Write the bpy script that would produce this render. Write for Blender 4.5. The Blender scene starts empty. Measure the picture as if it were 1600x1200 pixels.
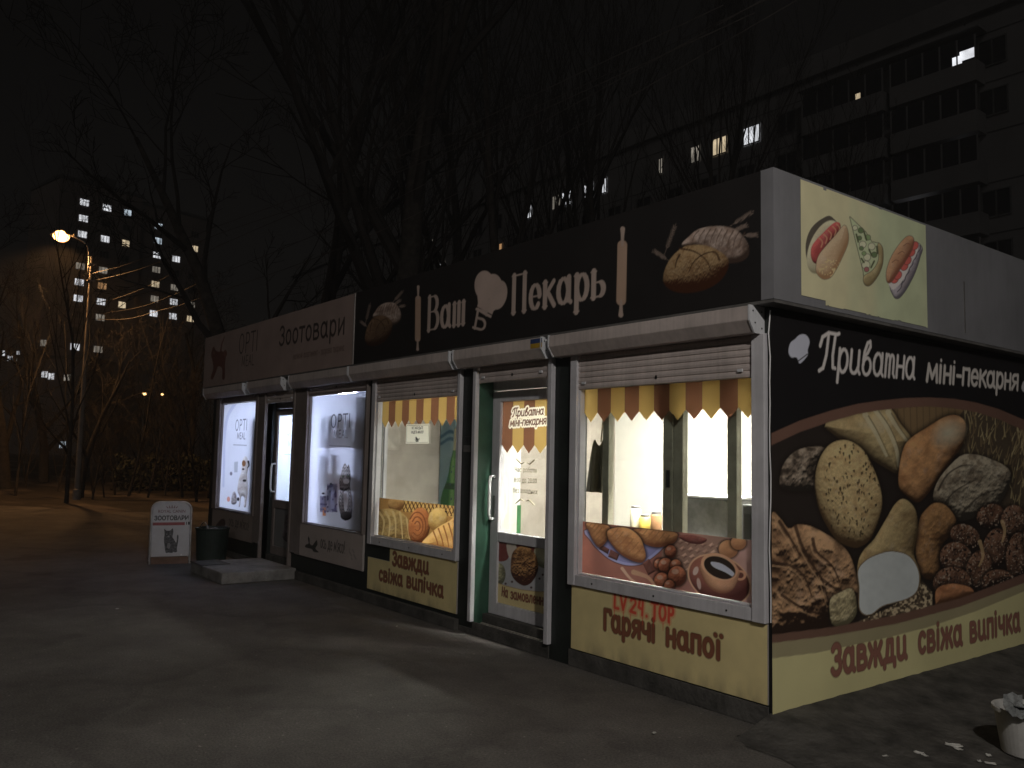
import bpy, math, random
import numpy as np
from mathutils import Vector, Matrix

random.seed(7)
SC = bpy.context.scene
COL = SC.collection

# ------------------------------------------------------------------ camera
FPX = 1313.168
CAM = np.array([3.10365, -4.36317, 1.58])
_R = np.array([0.60974294, 0.79230459, 0.02160999])
_U = np.array([0.05375957, -0.06854354, 0.99619862])
_F = np.array([-0.79077396, 0.60626333, 0.08438789])
cam_d = bpy.data.cameras.new("camera")
cam_o = bpy.data.objects.new("camera", cam_d)
COL.objects.link(cam_o)
cam_d.sensor_fit = 'HORIZONTAL'
cam_d.sensor_width = 36.0
cam_d.lens = FPX / 1600.0 * 36.0
cam_d.clip_start = 0.05
cam_d.clip_end = 2000.0
cam_o.matrix_world = Matrix(((_R[0], _U[0], -_F[0], CAM[0]), (_R[1], _U[1], -_F[1], CAM[1]),
                             (_R[2], _U[2], -_F[2], CAM[2]), (0, 0, 0, 1)))
SC.camera = cam_o

# ------------------------------------------------------------------ world, exposure
SC.view_settings.view_transform = 'Standard'
SC.view_settings.look = 'None'
SC.view_settings.exposure = 0.0
SC.view_settings.gamma = 1.0
SC.view_settings.use_curve_mapping = False
SC.cycles.max_bounces = 8
SC.cycles.diffuse_bounces = 4
SC.cycles.transparent_max_bounces = 16
SC.cycles.sample_clamp_indirect = 4.0
SC.cycles.caustics_reflective = False
SC.cycles.caustics_refractive = False
world = bpy.data.worlds.new("World")
SC.world = world
world.use_nodes = True
wn, wl = world.node_tree.nodes, world.node_tree.links
bg = wn["Background"]
sky = wn.new("ShaderNodeTexSky")
sky.sky_type = 'NISHITA'
sky.sun_disc = False
sky.sun_elevation = math.radians(12)
sky.sun_rotation = math.radians(135)
hs = wn.new("ShaderNodeHueSaturation")
hs.inputs["Saturation"].default_value = 0.15
tint = wn.new("ShaderNodeMix"); tint.data_type = 'RGBA'; tint.blend_type = 'MULTIPLY'
tint.inputs[0].default_value = 1.0
tint.inputs[7].default_value = (1.0, 0.9, 0.84, 1)
wl.new(sky.outputs[0], hs.inputs["Color"]); wl.new(hs.outputs[0], tint.inputs[6])
wl.new(tint.outputs[2], bg.inputs[0])
bg.inputs[1].default_value = 0.0006

# one weak sun lamp added as fill from behind the camera
sun_d = bpy.data.lights.new("sun", 'SUN')
sun_d.energy = 0.09
sun_d.angle = math.radians(2)
sun_d.color = (1.0, 0.95, 0.9)
sun_o = bpy.data.objects.new("sun", sun_d)
COL.objects.link(sun_o)
sun_o.rotation_euler = Vector((-0.7, 0.7, -0.55)).to_track_quat('-Z', 'Y').to_euler()

# ------------------------------------------------------------------ projection helpers (pixels of the 1600x1200 photo)
def ray(u, v):
    return _F + _R * (u - 800) / FPX + _U * (600 - v) / FPX
def onY(u, v, y=0.0):
    d = ray(u, v); return CAM + d * (y - CAM[1]) / d[1]
def onX(u, v, x=0.0):
    d = ray(u, v); return CAM + d * (x - CAM[0]) / d[0]
def onZ(u, v, z=0.0):
    d = ray(u, v); return CAM + d * (z - CAM[2]) / d[2]
def at(u, v, dist):
    return CAM + ray(u, v) * dist
def lin(c):
    c = np.asarray(c, float) / 255.0
    return np.where(c <= 0.04045, c / 12.92, ((c + 0.055) / 1.055) ** 2.4)

# ------------------------------------------------------------------ object helpers
def tag(o, label=None, cat=None, group=None, kind=None):
    if label: o["label"] = label
    if cat: o["category"] = cat
    if group: o["group"] = group
    if kind: o["kind"] = kind
    return o
def thing(name, loc, label, cat, group=None, rz=0.0):
    o = bpy.data.objects.new(name, None)
    o.empty_display_size = 0.2
    COL.objects.link(o)
    o.location = loc; o.rotation_euler = (0, 0, rz)
    return tag(o, label, cat, group)

class MB:
    """collects shapes; build() links them as one mesh object"""
    def __init__(s):
        s.v = []; s.f = []; s.m = []; s.mi = 0
    def add(s, vs, fs):
        n = len(s.v); s.v += [tuple(map(float, p)) for p in vs]
        s.f += [tuple(i + n for i in f) for f in fs]; s.m += [s.mi] * len(fs)
        return s
    def box(s, x0, x1, y0, y1, z0, z1):
        return s.add([(x0,y0,z0),(x1,y0,z0),(x1,y1,z0),(x0,y1,z0),(x0,y0,z1),(x1,y0,z1),(x1,y1,z1),(x0,y1,z1)],
                     [(0,3,2,1),(4,5,6,7),(0,1,5,4),(1,2,6,5),(2,3,7,6),(3,0,4,7)])
    def bar(s, a, b, w, h):
        a = Vector(a); b = Vector(b); d = (b - a).normalized()
        up = Vector((0, 0, 1)) if abs(d.z) < 0.95 else Vector((0, 1, 0))
        sd = d.cross(up).normalized() * w / 2; u2 = sd.cross(d).normalized() * h / 2
        P = [a - sd - u2, a + sd - u2, a + sd + u2, a - sd + u2]
        P += [p + (b - a) for p in P]
        return s.add(P, [(3,2,1,0),(4,5,6,7),(0,1,5,4),(1,2,6,5),(2,3,7,6),(3,0,4,7)])
    def prism(s, poly, axis, t0, t1):
        """poly: 2-D outline; axis x: (y,z), y: (x,z), z: (x,y)"""
        def P(p, t):
            return (t, p[0], p[1]) if axis == 'x' else (p[0], t, p[1]) if axis == 'y' else (p[0], p[1], t)
        n = len(poly)
        vs = [P(p, t0) for p in poly] + [P(p, t1) for p in poly]
        fs = [tuple(range(n))[::-1], tuple(range(n, 2 * n))]
        fs += [(i, (i + 1) % n, n + (i + 1) % n, n + i) for i in range(n)]
        return s.add(vs, fs)
    def tube(s, path, rad, n=8, cap=True):
        path = [Vector(p) for p in path]
        rad = rad if hasattr(rad, '__len__') else [rad] * len(path)
        vs = []; fs = []
        pu = None
        for i, p in enumerate(path):
            d = (path[min(i + 1, len(path) - 1)] - path[max(i - 1, 0)])
            d = d.normalized() if d.length > 1e-9 else Vector((0, 0, 1))
            if pu is None:
                pu = d.orthogonal().normalized()
            else:
                pu = (pu - d * pu.dot(d))
                pu = pu.normalized() if pu.length > 1e-6 else d.orthogonal().normalized()
            w = d.cross(pu)
            for k in range(n):
                a = 2 * math.pi * k / n
                vs.append(p + (pu * math.cos(a) + w * math.sin(a)) * rad[i])
        for i in range(len(path) - 1):
            for k in range(n):
                a = i * n + k; b = i * n + (k + 1) % n
                fs.append((a, b, b + n, a + n))
        if cap:
            fs.append(tuple(range(n))[::-1]); fs.append(tuple(range((len(path) - 1) * n, len(path) * n)))
        return s.add(vs, fs)
    def lathe(s, prof, c=(0, 0, 0), n=28):
        vs = []; fs = []
        for r, z in prof:
            for k in range(n):
                a = 2 * math.pi * k / n
                vs.append((c[0] + r * math.cos(a), c[1] + r * math.sin(a), c[2] + z))
        for i in range(len(prof) - 1):
            for k in range(n):
                a = i * n + k; b = i * n + (k + 1) % n
                fs.append((a, b, b + n, a + n))
        return s.add(vs, fs)
    def ball(s, c, r, n=10, sq=(1, 1, 1)):
        prof = []
        vs = []; fs = []
        m = n // 2 + 1
        for i in range(m):
            t = math.pi * i / (m - 1)
            for k in range(n):
                a = 2 * math.pi * k / n
                vs.append((c[0] + r * sq[0] * math.sin(t) * math.cos(a), c[1] + r * sq[1] * math.sin(t) * math.sin(a), c[2] - r * sq[2] * math.cos(t)))
        for i in range(m - 1):
            for k in range(n):
                a = i * n + k; b = i * n + (k + 1) % n
                fs.append((a, b, b + n, a + n))
        return s.add(vs, fs)
    def build(s, name, mats, parent=None, smooth=False, bevel=0.0, off=None):
        me = bpy.data.meshes.new(name)
        vs = s.v
        if parent is not None and off is None and parent.rotation_euler[2] == 0.0:
            q = parent; tot = Vector((0, 0, 0))
            while q is not None:
                tot = tot + q.location; q = q.parent
            vs = [(x - tot.x, y - tot.y, z - tot.z) for x, y, z in vs]
        me.from_pydata(vs, [], s.f)
        if not isinstance(mats, (list, tuple)): mats = [mats]
        for m in mats: me.materials.append(m)
        if len(mats) > 1: me.polygons.foreach_set('material_index', s.m)
        if smooth: me.polygons.foreach_set('use_smooth', [True] * len(me.polygons))
        me.update()
        o = bpy.data.objects.new(name, me)
        COL.objects.link(o)
        if parent is not None: o.parent = parent
        if bevel:
            b = o.modifiers.new('bevel', 'BEVEL'); b.width = bevel; b.segments = 2; b.limit_method = 'ANGLE'
        return o
LOCAL = Vector((0, 0, 0))   # pass off=LOCAL when vertices are already in the local frame

# ------------------------------------------------------------------ materials
def mat(name, col, rough=0.6, metal=0.0, var=0.18, scale=6.0, bump=0.0, bscale=None, spec=0.4, dirt=None, coat=0.0, streak=0.0):
    m = bpy.data.materials.new(name); m.use_nodes = True
    n, l = m.node_tree.nodes, m.node_tree.links
    b = n["Principled BSDF"]
    b.inputs["Roughness"].default_value = rough
    b.inputs["Metallic"].default_value = metal
    b.inputs["Specular IOR Level"].default_value = spec
    b.inputs["Coat Weight"].default_value = coat
    tc = n.new("ShaderNodeTexCoord")
    nz = n.new("ShaderNodeTexNoise"); nz.inputs["Scale"].default_value = scale
    nz.inputs["Detail"].default_value = 8; nz.inputs["Roughness"].default_value = 0.65
    l.new(tc.outputs["Object"], nz.inputs["Vector"])
    mx = n.new("ShaderNodeMix"); mx.data_type = 'RGBA'
    c = list(col)
    d = dirt if dirt is not None else [x * (1 - var * 2) for x in c]
    mx.inputs[6].default_value = (d[0], d[1], d[2], 1)
    mx.inputs[7].default_value = (min(1, c[0] * (1 + var * .5)), min(1, c[1] * (1 + var * .5)), min(1, c[2] * (1 + var * .5)), 1)
    rp = n.new("ShaderNodeMapRange"); rp.inputs[1].default_value = 0.3; rp.inputs[2].default_value = 0.62
    l.new(nz.outputs["Fac"], rp.inputs[0]); l.new(rp.outputs[0], mx.inputs[0])
    l.new(mx.outputs[2], b.inputs["Base Color"])
    if streak:
        mp = n.new("ShaderNodeMapping"); mp.inputs["Scale"].default_value = (16, 16, .8); l.new(tc.outputs["Object"], mp.inputs[0])
        sn = n.new("ShaderNodeTexNoise"); sn.inputs["Scale"].default_value = 1.5; sn.inputs["Detail"].default_value = 6; sn.inputs["Roughness"].default_value = .7
        l.new(mp.outputs[0], sn.inputs["Vector"])
        sr = n.new("ShaderNodeMapRange"); sr.inputs[1].default_value = .38; sr.inputs[2].default_value = .58
        sr.inputs[3].default_value = 1 - streak; sr.inputs[4].default_value = 1.0; l.new(sn.outputs["Fac"], sr.inputs[0])
        sv = n.new("ShaderNodeVectorMath"); sv.operation = 'SCALE'
        l.new(mx.outputs[2], sv.inputs[0]); l.new(sr.outputs[0], sv.inputs["Scale"]); l.new(sv.outputs[0], b.inputs["Base Color"])
    if bump:
        n2 = n.new("ShaderNodeTexNoise"); n2.inputs["Scale"].default_value = bscale or scale * 8
        n2.inputs["Detail"].default_value = 6
        l.new(tc.outputs["Object"], n2.inputs["Vector"])
        bp = n.new("ShaderNodeBump"); bp.inputs["Strength"].default_value = bump; bp.inputs["Distance"].default_value = 0.02
        l.new(n2.outputs["Fac"], bp.inputs["Height"]); l.new(bp.outputs[0], b.inputs["Normal"])
    return m
def emit(name, col, strength, var=0.0, scale=3.0):
    m = bpy.data.materials.new(name); m.use_nodes = True
    n, l = m.node_tree.nodes, m.node_tree.links
    n.remove(n["Principled BSDF"])
    e = n.new("ShaderNodeEmission"); e.inputs[0].default_value = (*col, 1); e.inputs[1].default_value = strength
    if var:
        tc = n.new("ShaderNodeTexCoord"); nz = n.new("ShaderNodeTexNoise"); nz.inputs["Scale"].default_value = scale
        l.new(tc.outputs["Object"], nz.inputs["Vector"])
        mr = n.new("ShaderNodeMapRange"); mr.inputs[1].default_value = .35; mr.inputs[2].default_value = .65
        mr.inputs[3].default_value = strength * (1 - var); mr.inputs[4].default_value = strength * (1 + var)
        l.new(nz.outputs["Fac"], mr.inputs[0]); l.new(mr.outputs[0], e.inputs[1])
    l.new(e.outputs[0], n["Material Output"].inputs[0])
    return m
def printmat(name, rough=0.45, trans=0.0, wear=0.12, wscale=3.0, spec=0.35, bump=0.0):
    """printed sheet: colour attribute carries the print; noise adds grime; trans = share of light let through"""
    m = bpy.data.materials.new(name); m.use_nodes = True
    n, l = m.node_tree.nodes, m.node_tree.links
    b = n["Principled BSDF"]; b.inputs["Roughness"].default_value = rough
    b.inputs["Specular IOR Level"].default_value = spec * .6
    at_ = n.new("ShaderNodeVertexColor"); at_.layer_name = "print"
    tc = n.new("ShaderNodeTexCoord")
    nz = n.new("ShaderNodeTexNoise"); nz.inputs["Scale"].default_value = wscale; nz.inputs["Detail"].default_value = 8
    l.new(tc.outputs["Object"], nz.inputs["Vector"])
    mr = n.new("ShaderNodeMapRange"); mr.inputs[1].default_value = .3; mr.inputs[2].default_value = .7
    mr.inputs[3].default_value = 1 - wear * 1.6; mr.inputs[4].default_value = 1 + wear * .3
    l.new(nz.outputs["Fac"], mr.inputs[0])
    mul = n.new("ShaderNodeVectorMath"); mul.operation = 'SCALE'
    l.new(at_.outputs[0], mul.inputs[0]); l.new(mr.outputs[0], mul.inputs["Scale"])
    l.new(mul.outputs[0], b.inputs["Base Color"])
    if bump:
        n2 = n.new("ShaderNodeTexNoise"); n2.inputs["Scale"].default_value = 1.6; n2.inputs["Detail"].default_value = 2
        l.new(tc.outputs["Object"], n2.inputs["Vector"])
        bp = n.new("ShaderNodeBump"); bp.inputs["Strength"].default_value = bump; bp.inputs["Distance"].default_value = .05
        l.new(n2.outputs["Fac"], bp.inputs["Height"]); l.new(bp.outputs[0], b.inputs["Normal"])
    if trans:
        t = n.new("ShaderNodeBsdfTranslucent"); l.new(mul.outputs[0], t.inputs[0])
        ms = n.new("ShaderNodeMixShader"); ms.inputs[0].default_value = trans
        l.new(b.outputs[0], ms.inputs[1]); l.new(t.outputs[0], ms.inputs[2])
        l.new(ms.outputs[0], n["Material Output"].inputs[0])
    return m
def glassmat(name, refl=0.08, tintc=(0.96, 0.98, 0.97)):
    m = bpy.data.materials.new(name); m.use_nodes = True
    n, l = m.node_tree.nodes, m.node_tree.links
    n.remove(n["Principled BSDF"])
    t = n.new("ShaderNodeBsdfTransparent"); t.inputs[0].default_value = (*tintc, 1)
    g = n.new("ShaderNodeBsdfGlossy"); g.inputs["Roughness"].default_value = 0.02
    ly = n.new("ShaderNodeLayerWeight"); ly.inputs[0].default_value = 0.25
    mr = n.new("ShaderNodeMapRange"); mr.inputs[3].default_value = refl * .5; mr.inputs[4].default_value = refl * 4
    l.new(ly.outputs["Fresnel"], mr.inputs[0])
    ms = n.new("ShaderNodeMixShader"); l.new(mr.outputs[0], ms.inputs[0])
    l.new(t.outputs[0], ms.inputs[1]); l.new(g.outputs[0], ms.inputs[2])
    l.new(ms.outputs[0], n["Material Output"].inputs[0])
    return m

M = {}
M['pvc'] = mat('white_pvc', (.62, .61, .64), .45, streak=0.12, var=.1, scale=3)
M['pvc_dirty'] = mat('aged_pvc', (.42, .38, .36), .5, streak=0.15, var=.14, scale=2.5)
M['shutter'] = mat('beige_shutter_metal', (.60, .52, .49), .5, streak=0.14, var=.12, scale=2.2)
M['cap'] = mat('grey_end_cap', (.66, .67, .70), .45, streak=0.10, var=.06)
M['wall'] = mat('dark_green_wall', (.017, .022, .020), .5, var=.25, scale=4)
M['jamb'] = mat('green_jamb', (.03, .085, .055), .5, var=.2, scale=5)
M['brown'] = mat('brownish_frame', (.24, .20, .185), .5, streak=0.15, var=.12, scale=3)
M['trim'] = mat('grey_angle_trim', (.13, .125, .12), .5, var=.2)
M['plinth'] = mat('rough_concrete', (.085, .080, .073), .9, var=.3, scale=5, bump=.4)
M['roof'] = mat('roof_felt', (.05, .05, .05), .9)
M['sidegrey'] = mat('grey_sheet_metal', (.225, .225, .24), .5, streak=0.06, var=.1, scale=1.5)
M['black'] = mat('black_plastic', (.015, .015, .015), .4)
M['steel'] = mat('galvanised_steel', (.35, .34, .33), .45, metal=.6)
M['glass'] = glassmat('window_glass')
M['inwall'] = mat('white_interior_panel', (.80, .79, .74), .6, var=.05, scale=2)
M['infloor'] = mat('tiled_floor', (.35, .32, .28), .5)
M['white'] = mat('white_enamel', (.8, .8, .8), .35, var=.04)
M['concrete'] = mat('concrete_slab', (.24, .23, .22), .9, var=.25, scale=4, bump=.4)
M['bin'] = mat('dark_green_bin', (.02, .032, .028), .6, var=.2)
M['bark'] = mat('bark', (.045, .038, .033), .95, var=.35, scale=8, bump=.6)
M['twig'] = mat('twigs', (.022, .018, .016), .9, var=.2)
M['lampgrey'] = mat('lamp_pole_concrete', (.20, .18, .165), .85, var=.2, scale=3)
M['tower'] = mat('tower_panels', (.16, .13, .115), .9, var=.12, scale=.12)
M['block'] = mat('block_panels', (.165, .16, .16), .9, var=.14, scale=.15)
M['darkwin'] = mat('dark_window', (.02, .02, .024), .2)
M['wire'] = mat('wire', (.07, .06, .055), .6)
M['paper'] = mat('litter_paper', (.62, .61, .58), .8, var=.2, scale=20)
M['bucket'] = mat('white_plastic_bucket', (.50, .49, .47), .5, var=.12, scale=9)

# ------------------------------------------------------------------ raster print painter
def vnoise(x, y, seed=0):
    xi = np.floor(x).astype(np.int64); yi = np.floor(y).astype(np.int64)
    fx = x - xi; fy = y - yi
    fx = fx * fx * (3 - 2 * fx); fy = fy * fy * (3 - 2 * fy)
    def h(a, b):
        n = (a * 374761393 + b * 668265263 + seed * 982451653) & 0x7fffffff
        n = ((n ^ (n >> 13)) * 1274126177) & 0x7fffffff
        n = (n ^ (n >> 16)) & 0xffff
        return n / 65535.0
    a = h(xi, yi); b = h(xi + 1, yi); c = h(xi, yi + 1); d = h(xi + 1, yi + 1)
    return (a * (1 - fx) + b * fx) * (1 - fy) + (c * (1 - fx) + d * fx) * fy
def fbm(x, y, seed=0, o=4):
    r = 0; a = .5
    for i in range(o):
        r = r + a * vnoise(x * 2 ** i, y * 2 ** i, seed + i * 17); a *= .5
    return r / (1 - .5 ** o)
def smooth_poly(P, k=4, closed=True):
    P = np.array(P, float); n = len(P); out = []
    rng = range(n) if closed else range(n - 1)
    for i in rng:
        if closed: p0, p1, p2, p3 = P[(i - 1) % n], P[i], P[(i + 1) % n], P[(i + 2) % n]
        else: p0, p1, p2, p3 = P[max(i - 1, 0)], P[i], P[i + 1], P[min(i + 2, n - 1)]
        for t in np.arange(k) / k:
            out.append(.5 * ((2 * p1) + (-p0 + p2) * t + (2 * p0 - 5 * p1 + 4 * p2 - p3) * t * t + (-p0 + 3 * p1 - 3 * p2 + p3) * t ** 3))
    if not closed: out.append(P[-1])
    return np.array(out)

class Art:
    """a flat printed sheet painted point by point. side 'y': sheet in plane y=off (a=x, b=z);
    'x': sheet in plane x=off (a=y, b=z). Outlines may be given in photo pixels ('px') or metres ('m')."""
    def __init__(s, side, off, a0, a1, b0, b1, step, bgc, gain):
        s.side, s.off, s.gain = side, off, gain
        s.na = max(2, int(round((a1 - a0) / step)) + 1); s.nb = max(2, int(round((b1 - b0) / step)) + 1)
        s.step = step
        s.A, s.B = np.meshgrid(np.linspace(a0, a1, s.na), np.linspace(b0, b1, s.nb))
        P = np.stack([s.A, np.full_like(s.A, off), s.B] if side == 'y' else [np.full_like(s.A, off), s.A, s.B], -1)
        s.P = P
        d = P - CAM
        z = d @ _F
        s.u = 800 + FPX * (d @ _R) / z; s.v = 600 - FPX * (d @ _U) / z
        s.pxs = float(np.median(np.hypot(np.gradient(s.u, axis=0), np.gradient(s.v, axis=0))))
        s.c = np.zeros(s.A.shape + (3,)); s.c[:] = s.col(bgc)
    def col(s, c):
        q = lin(c) * s.gain
        return q / max(1.0, float(q.max()) / .86)
    def ab(s, u, v):
        p = onY(u, v, s.off) if s.side == 'y' else onX(u, v, s.off)
        return np.array([p[0] if s.side == 'y' else p[1], p[2]])
    def over(s, al, c):
        if not isinstance(c, np.ndarray): c = s.col(c)
        s.c = s.c * (1 - al[..., None]) + c * al[..., None]
    def mute(s, k):
        s.c = s.c * (1 - k) + s.c.mean(-1, keepdims=True) * k
    # signed distances (negative inside)
    def poly(s, pts, sp='px', smooth=True, k=4):
        P = smooth_poly(pts, k) if smooth else np.array(pts, float)
        X, Y = (s.u, s.v) if sp == 'px' else (s.A, s.B)
        mg = 12 if sp == 'px' else .06
        out = np.full(X.shape, 1e3)
        x0, y0 = P.min(0) - mg; x1, y1 = P.max(0) + mg
        msk = (X > x0) & (X < x1) & (Y > y0) & (Y < y1)
        if not msk.any(): return out
        x = X[msk]; y = Y[msk]
        d2 = np.full(x.shape, 1e12); ins = np.zeros(x.shape, bool)
        n = len(P)
        for i in range(n):
            ax, ay = P[i]; bx, by = P[(i + 1) % n]
            ex, ey = bx - ax, by - ay; L = ex * ex + ey * ey + 1e-12
            t = np.clip(((x - ax) * ex + (y - ay) * ey) / L, 0, 1)
            d2 = np.minimum(d2, (x - ax - t * ex) ** 2 + (y - ay - t * ey) ** 2)
            if ay != by:
                cr = ((ay > y) != (by > y)) & (x < (bx - ax) * (y - ay) / (by - ay) + ax)
                ins ^= cr
        out[msk] = np.sqrt(d2) * np.where(ins, -1, 1)
        return out
    def ell(s, cx, cy, rx, ry, ang=0, sp='px'):
        X, Y = (s.u, s.v) if sp == 'px' else (s.A, s.B)
        a = math.radians(ang); dx, dy = X - cx, Y - cy
        x = (dx * math.cos(a) + dy * math.sin(a)) / rx; y = (-dx * math.sin(a) + dy * math.cos(a)) / ry
        return (np.hypot(x, y) - 1) * min(rx, ry)
    def line(s, pts, w0, w1=None, sp='px', smooth=True, minw=None):
        """distance to a brush stroke; width from w0 to w1"""
        P = smooth_poly(pts, 5, False) if smooth and len(pts) > 2 else np.array(pts, float)
        w1 = w0 if w1 is None else w1
        X, Y = (s.u, s.v) if sp == 'px' else (s.A, s.B)
        mg = (max(w0, w1) + 6) if sp == 'px' else (max(w0, w1) + .03)
        out = np.full(X.shape, 1e3)
        x0, y0 = P.min(0) - mg; x1, y1 = P.max(0) + mg
        msk = (X > x0) & (X < x1) & (Y > y0) & (Y < y1)
        if not msk.any(): return out
        x = X[msk]; y = Y[msk]; d = np.full(x.shape, 1e3); n = len(P) - 1
        for i in range(n):
            ax, ay = P[i]; ex, ey = P[i + 1] - P[i]; L = ex * ex + ey * ey + 1e-12
            t = np.clip(((x - ax) * ex + (y - ay) * ey) / L, 0, 1)
            w = w0 + (w1 - w0) * (i + t) / n
            d = np.minimum(d, np.hypot(x - ax - t * ex, y - ay - t * ey) - w / 2)
        out[msk] = d
        return out
    def fill(s, sd, c, aa=.8, op=1.0, m=False):
        a = (s.step * aa) if m else aa * max(1.0, s.pxs)
        s.over(np.clip(.5 - sd / a, 0, 1) * op, c)
    def loaf(s, sd, R, dark, light, L=(-.4, .75, .55), ts=6.0, ta=.35, seed=0, aa=1.0, amb=.10, halo=0, lim=None):
        if halo:
            ok = 1.0 if lim is None else (lim < 0)
            s.over(np.clip(1 - np.maximum(sd - 1, 0) / halo, 0, 1) ** 1.5 * .8 * (sd < halo) * ok, (14, 10, 8))
        t = np.clip(-sd / R, 0, 1)
        h = np.sqrt(np.clip(1 - (1 - t) ** 2, 0, 1))
        tex = fbm(s.u / ts, s.v / ts, seed)
        hh = h + (tex - .5) * ta * .35
        gy, gx = np.gradient(hh)
        k = R / max(s.pxs, .3)
        nx, ny = -gx * k, -gy * k
        nz = np.ones_like(nx) * .9
        q = np.sqrt(nx * nx + ny * ny + nz * nz)
        sh = (nx * L[0] + ny * L[1] + nz * L[2]) / q
        sh = np.clip(amb + (1 - amb) * sh * 1.15, 0, 1.2) * (1 + (tex - .5) * ta * 2)
        grain_ = vnoise(s.u * 1.1, s.v * 1.1, seed + 5) - .5
        crust = np.clip((fbm(s.u / (ts * 2.3), s.v / (ts * 2.3), seed + 91) - .45) * 3.2, 0, 1)
        flour = np.clip((fbm(s.u / (ts * 1.1), s.v / (ts * 1.7), seed + 47) - .60) * 6, 0, 1) * h
        sh = sh * (1 - .42 * crust * ta / .35 * .8) * (1 + grain_ * .30)
        sh = np.clip(sh, 0, 1.15)[..., None]
        cd, cl = s.col(dark), s.col(light)
        cl = cl * (1 - .22 * crust[..., None] * np.array((.6, 1.0, 1.25))) + flour[..., None] * .16 * (cl.mean() - cl + .10)
        cd = cd * .8
        s.over(np.clip(.5 - sd / (aa * max(1, s.pxs)), 0, 1), np.clip(cd + (cl - cd) * sh, 0, .88))
    def specks(s, sd, c, scale, thr, seed=0, ax=1.0):
        n = vnoise(s.u / scale * ax, s.v / scale, seed)
        s.over(np.clip((n - thr) * 8, 0, 1) * (sd < 0), c)
    def text(s, txt, p0, p1, cap, st, c, sp='px', grow=0.0, op=1.0):
        if sp == 'px': p0 = s.ab(*p0); p1 = s.ab(*p1)
        p0 = np.array(p0, float); p1 = np.array(p1, float)
        e = p1 - p0; Ln = np.hypot(*e); e /= Ln; nrm = np.array([-e[1], e[0]])
        items, adv = layout(txt, st)
        sx = Ln / adv
        sd = np.full(s.A.shape, 1e3)
        for stroke in items:
            S = np.array(stroke, float)
            w_ = st['w']
            S[:, 1] = w_ / 2 + S[:, 1] * (1 - w_)
            S[:, 0] = w_ * cap / sx / 2 + S[:, 0] * (1 - w_ * cap / sx / adv)
            pts = p0 + (S[:, :1] + S[:, 1:2] * st.get('shear', 0) * cap / sx) * sx * e + S[:, 1:2] * cap * nrm
            w = st['w'] * cap + grow
            thin = st.get('thin', st['w']) * cap + grow
            x0, y0 = pts.min(0) - w - .02; x1, y1 = pts.max(0) + w + .02
            iy = np.where((s.B[:, 0] > y0) & (s.B[:, 0] < y1))[0]; ix = np.where((s.A[0] > x0) & (s.A[0] < x1))[0]
            if len(iy) == 0 or len(ix) == 0: continue
            sl = (slice(iy[0], iy[-1] + 1), slice(ix[0], ix[-1] + 1))
            x = s.A[sl]; y = s.B[sl]; d = sd[sl]
            for i in range(len(pts) - 1):
                ax, ay = pts[i]; ex, ey = pts[i + 1] - pts[i]; L2 = ex * ex + ey * ey + 1e-12
                t = np.clip(((x - ax) * ex + (y - ay) * ey) / L2, 0, 1)
                vert = abs(ey) / math.sqrt(L2)
                ww = thin + (w - thin) * vert ** 1.2
                d = np.minimum(d, np.hypot(x - ax - t * ex, y - ay - t * ey) - ww / 2)
            sd[sl] = d
        s.fill(sd, c, aa=1.1, op=op, m=True)
    def build(s, name, material, parent=None, keep=None):
        h, w = s.A.shape
        me = bpy.data.meshes.new(name)
        P = s.P.reshape(-1, 3).copy()
        if parent is not None:
            q = parent
            while q is not None:
                P -= np.array(q.location); q = q.parent
        idx = np.arange(h * w).reshape(h, w)
        F = np.stack([idx[:-1, :-1], idx[:-1, 1:], idx[1:, 1:], idx[1:, :-1]], -1).reshape(-1, 4)
        if keep is not None:
            F = F[keep[:-1, :-1].reshape(-1)]
        me.vertices.add(h * w); me.vertices.foreach_set('co', P.ravel())
        me.loops.add(F.size); me.loops.foreach_set('vertex_index', F.ravel().astype(np.int32))
        me.polygons.add(len(F)); me.polygons.foreach_set('loop_start', np.arange(0, F.size, 4, dtype=np.int32))
        me.update(calc_edges=True)
        at_ = me.color_attributes.new("print", 'FLOAT_COLOR', 'POINT')
        c4 = np.ones((h * w, 4), np.float32); c4[:, :3] = s.c.reshape(-1, 3)
        at_.data.foreach_set('color', c4.ravel())
        me.materials.append(material)
        me.validate(); me.update()
        o = bpy.data.objects.new(name, me); COL.objects.link(o)
        if parent is not None: o.parent = parent
        return o

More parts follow.
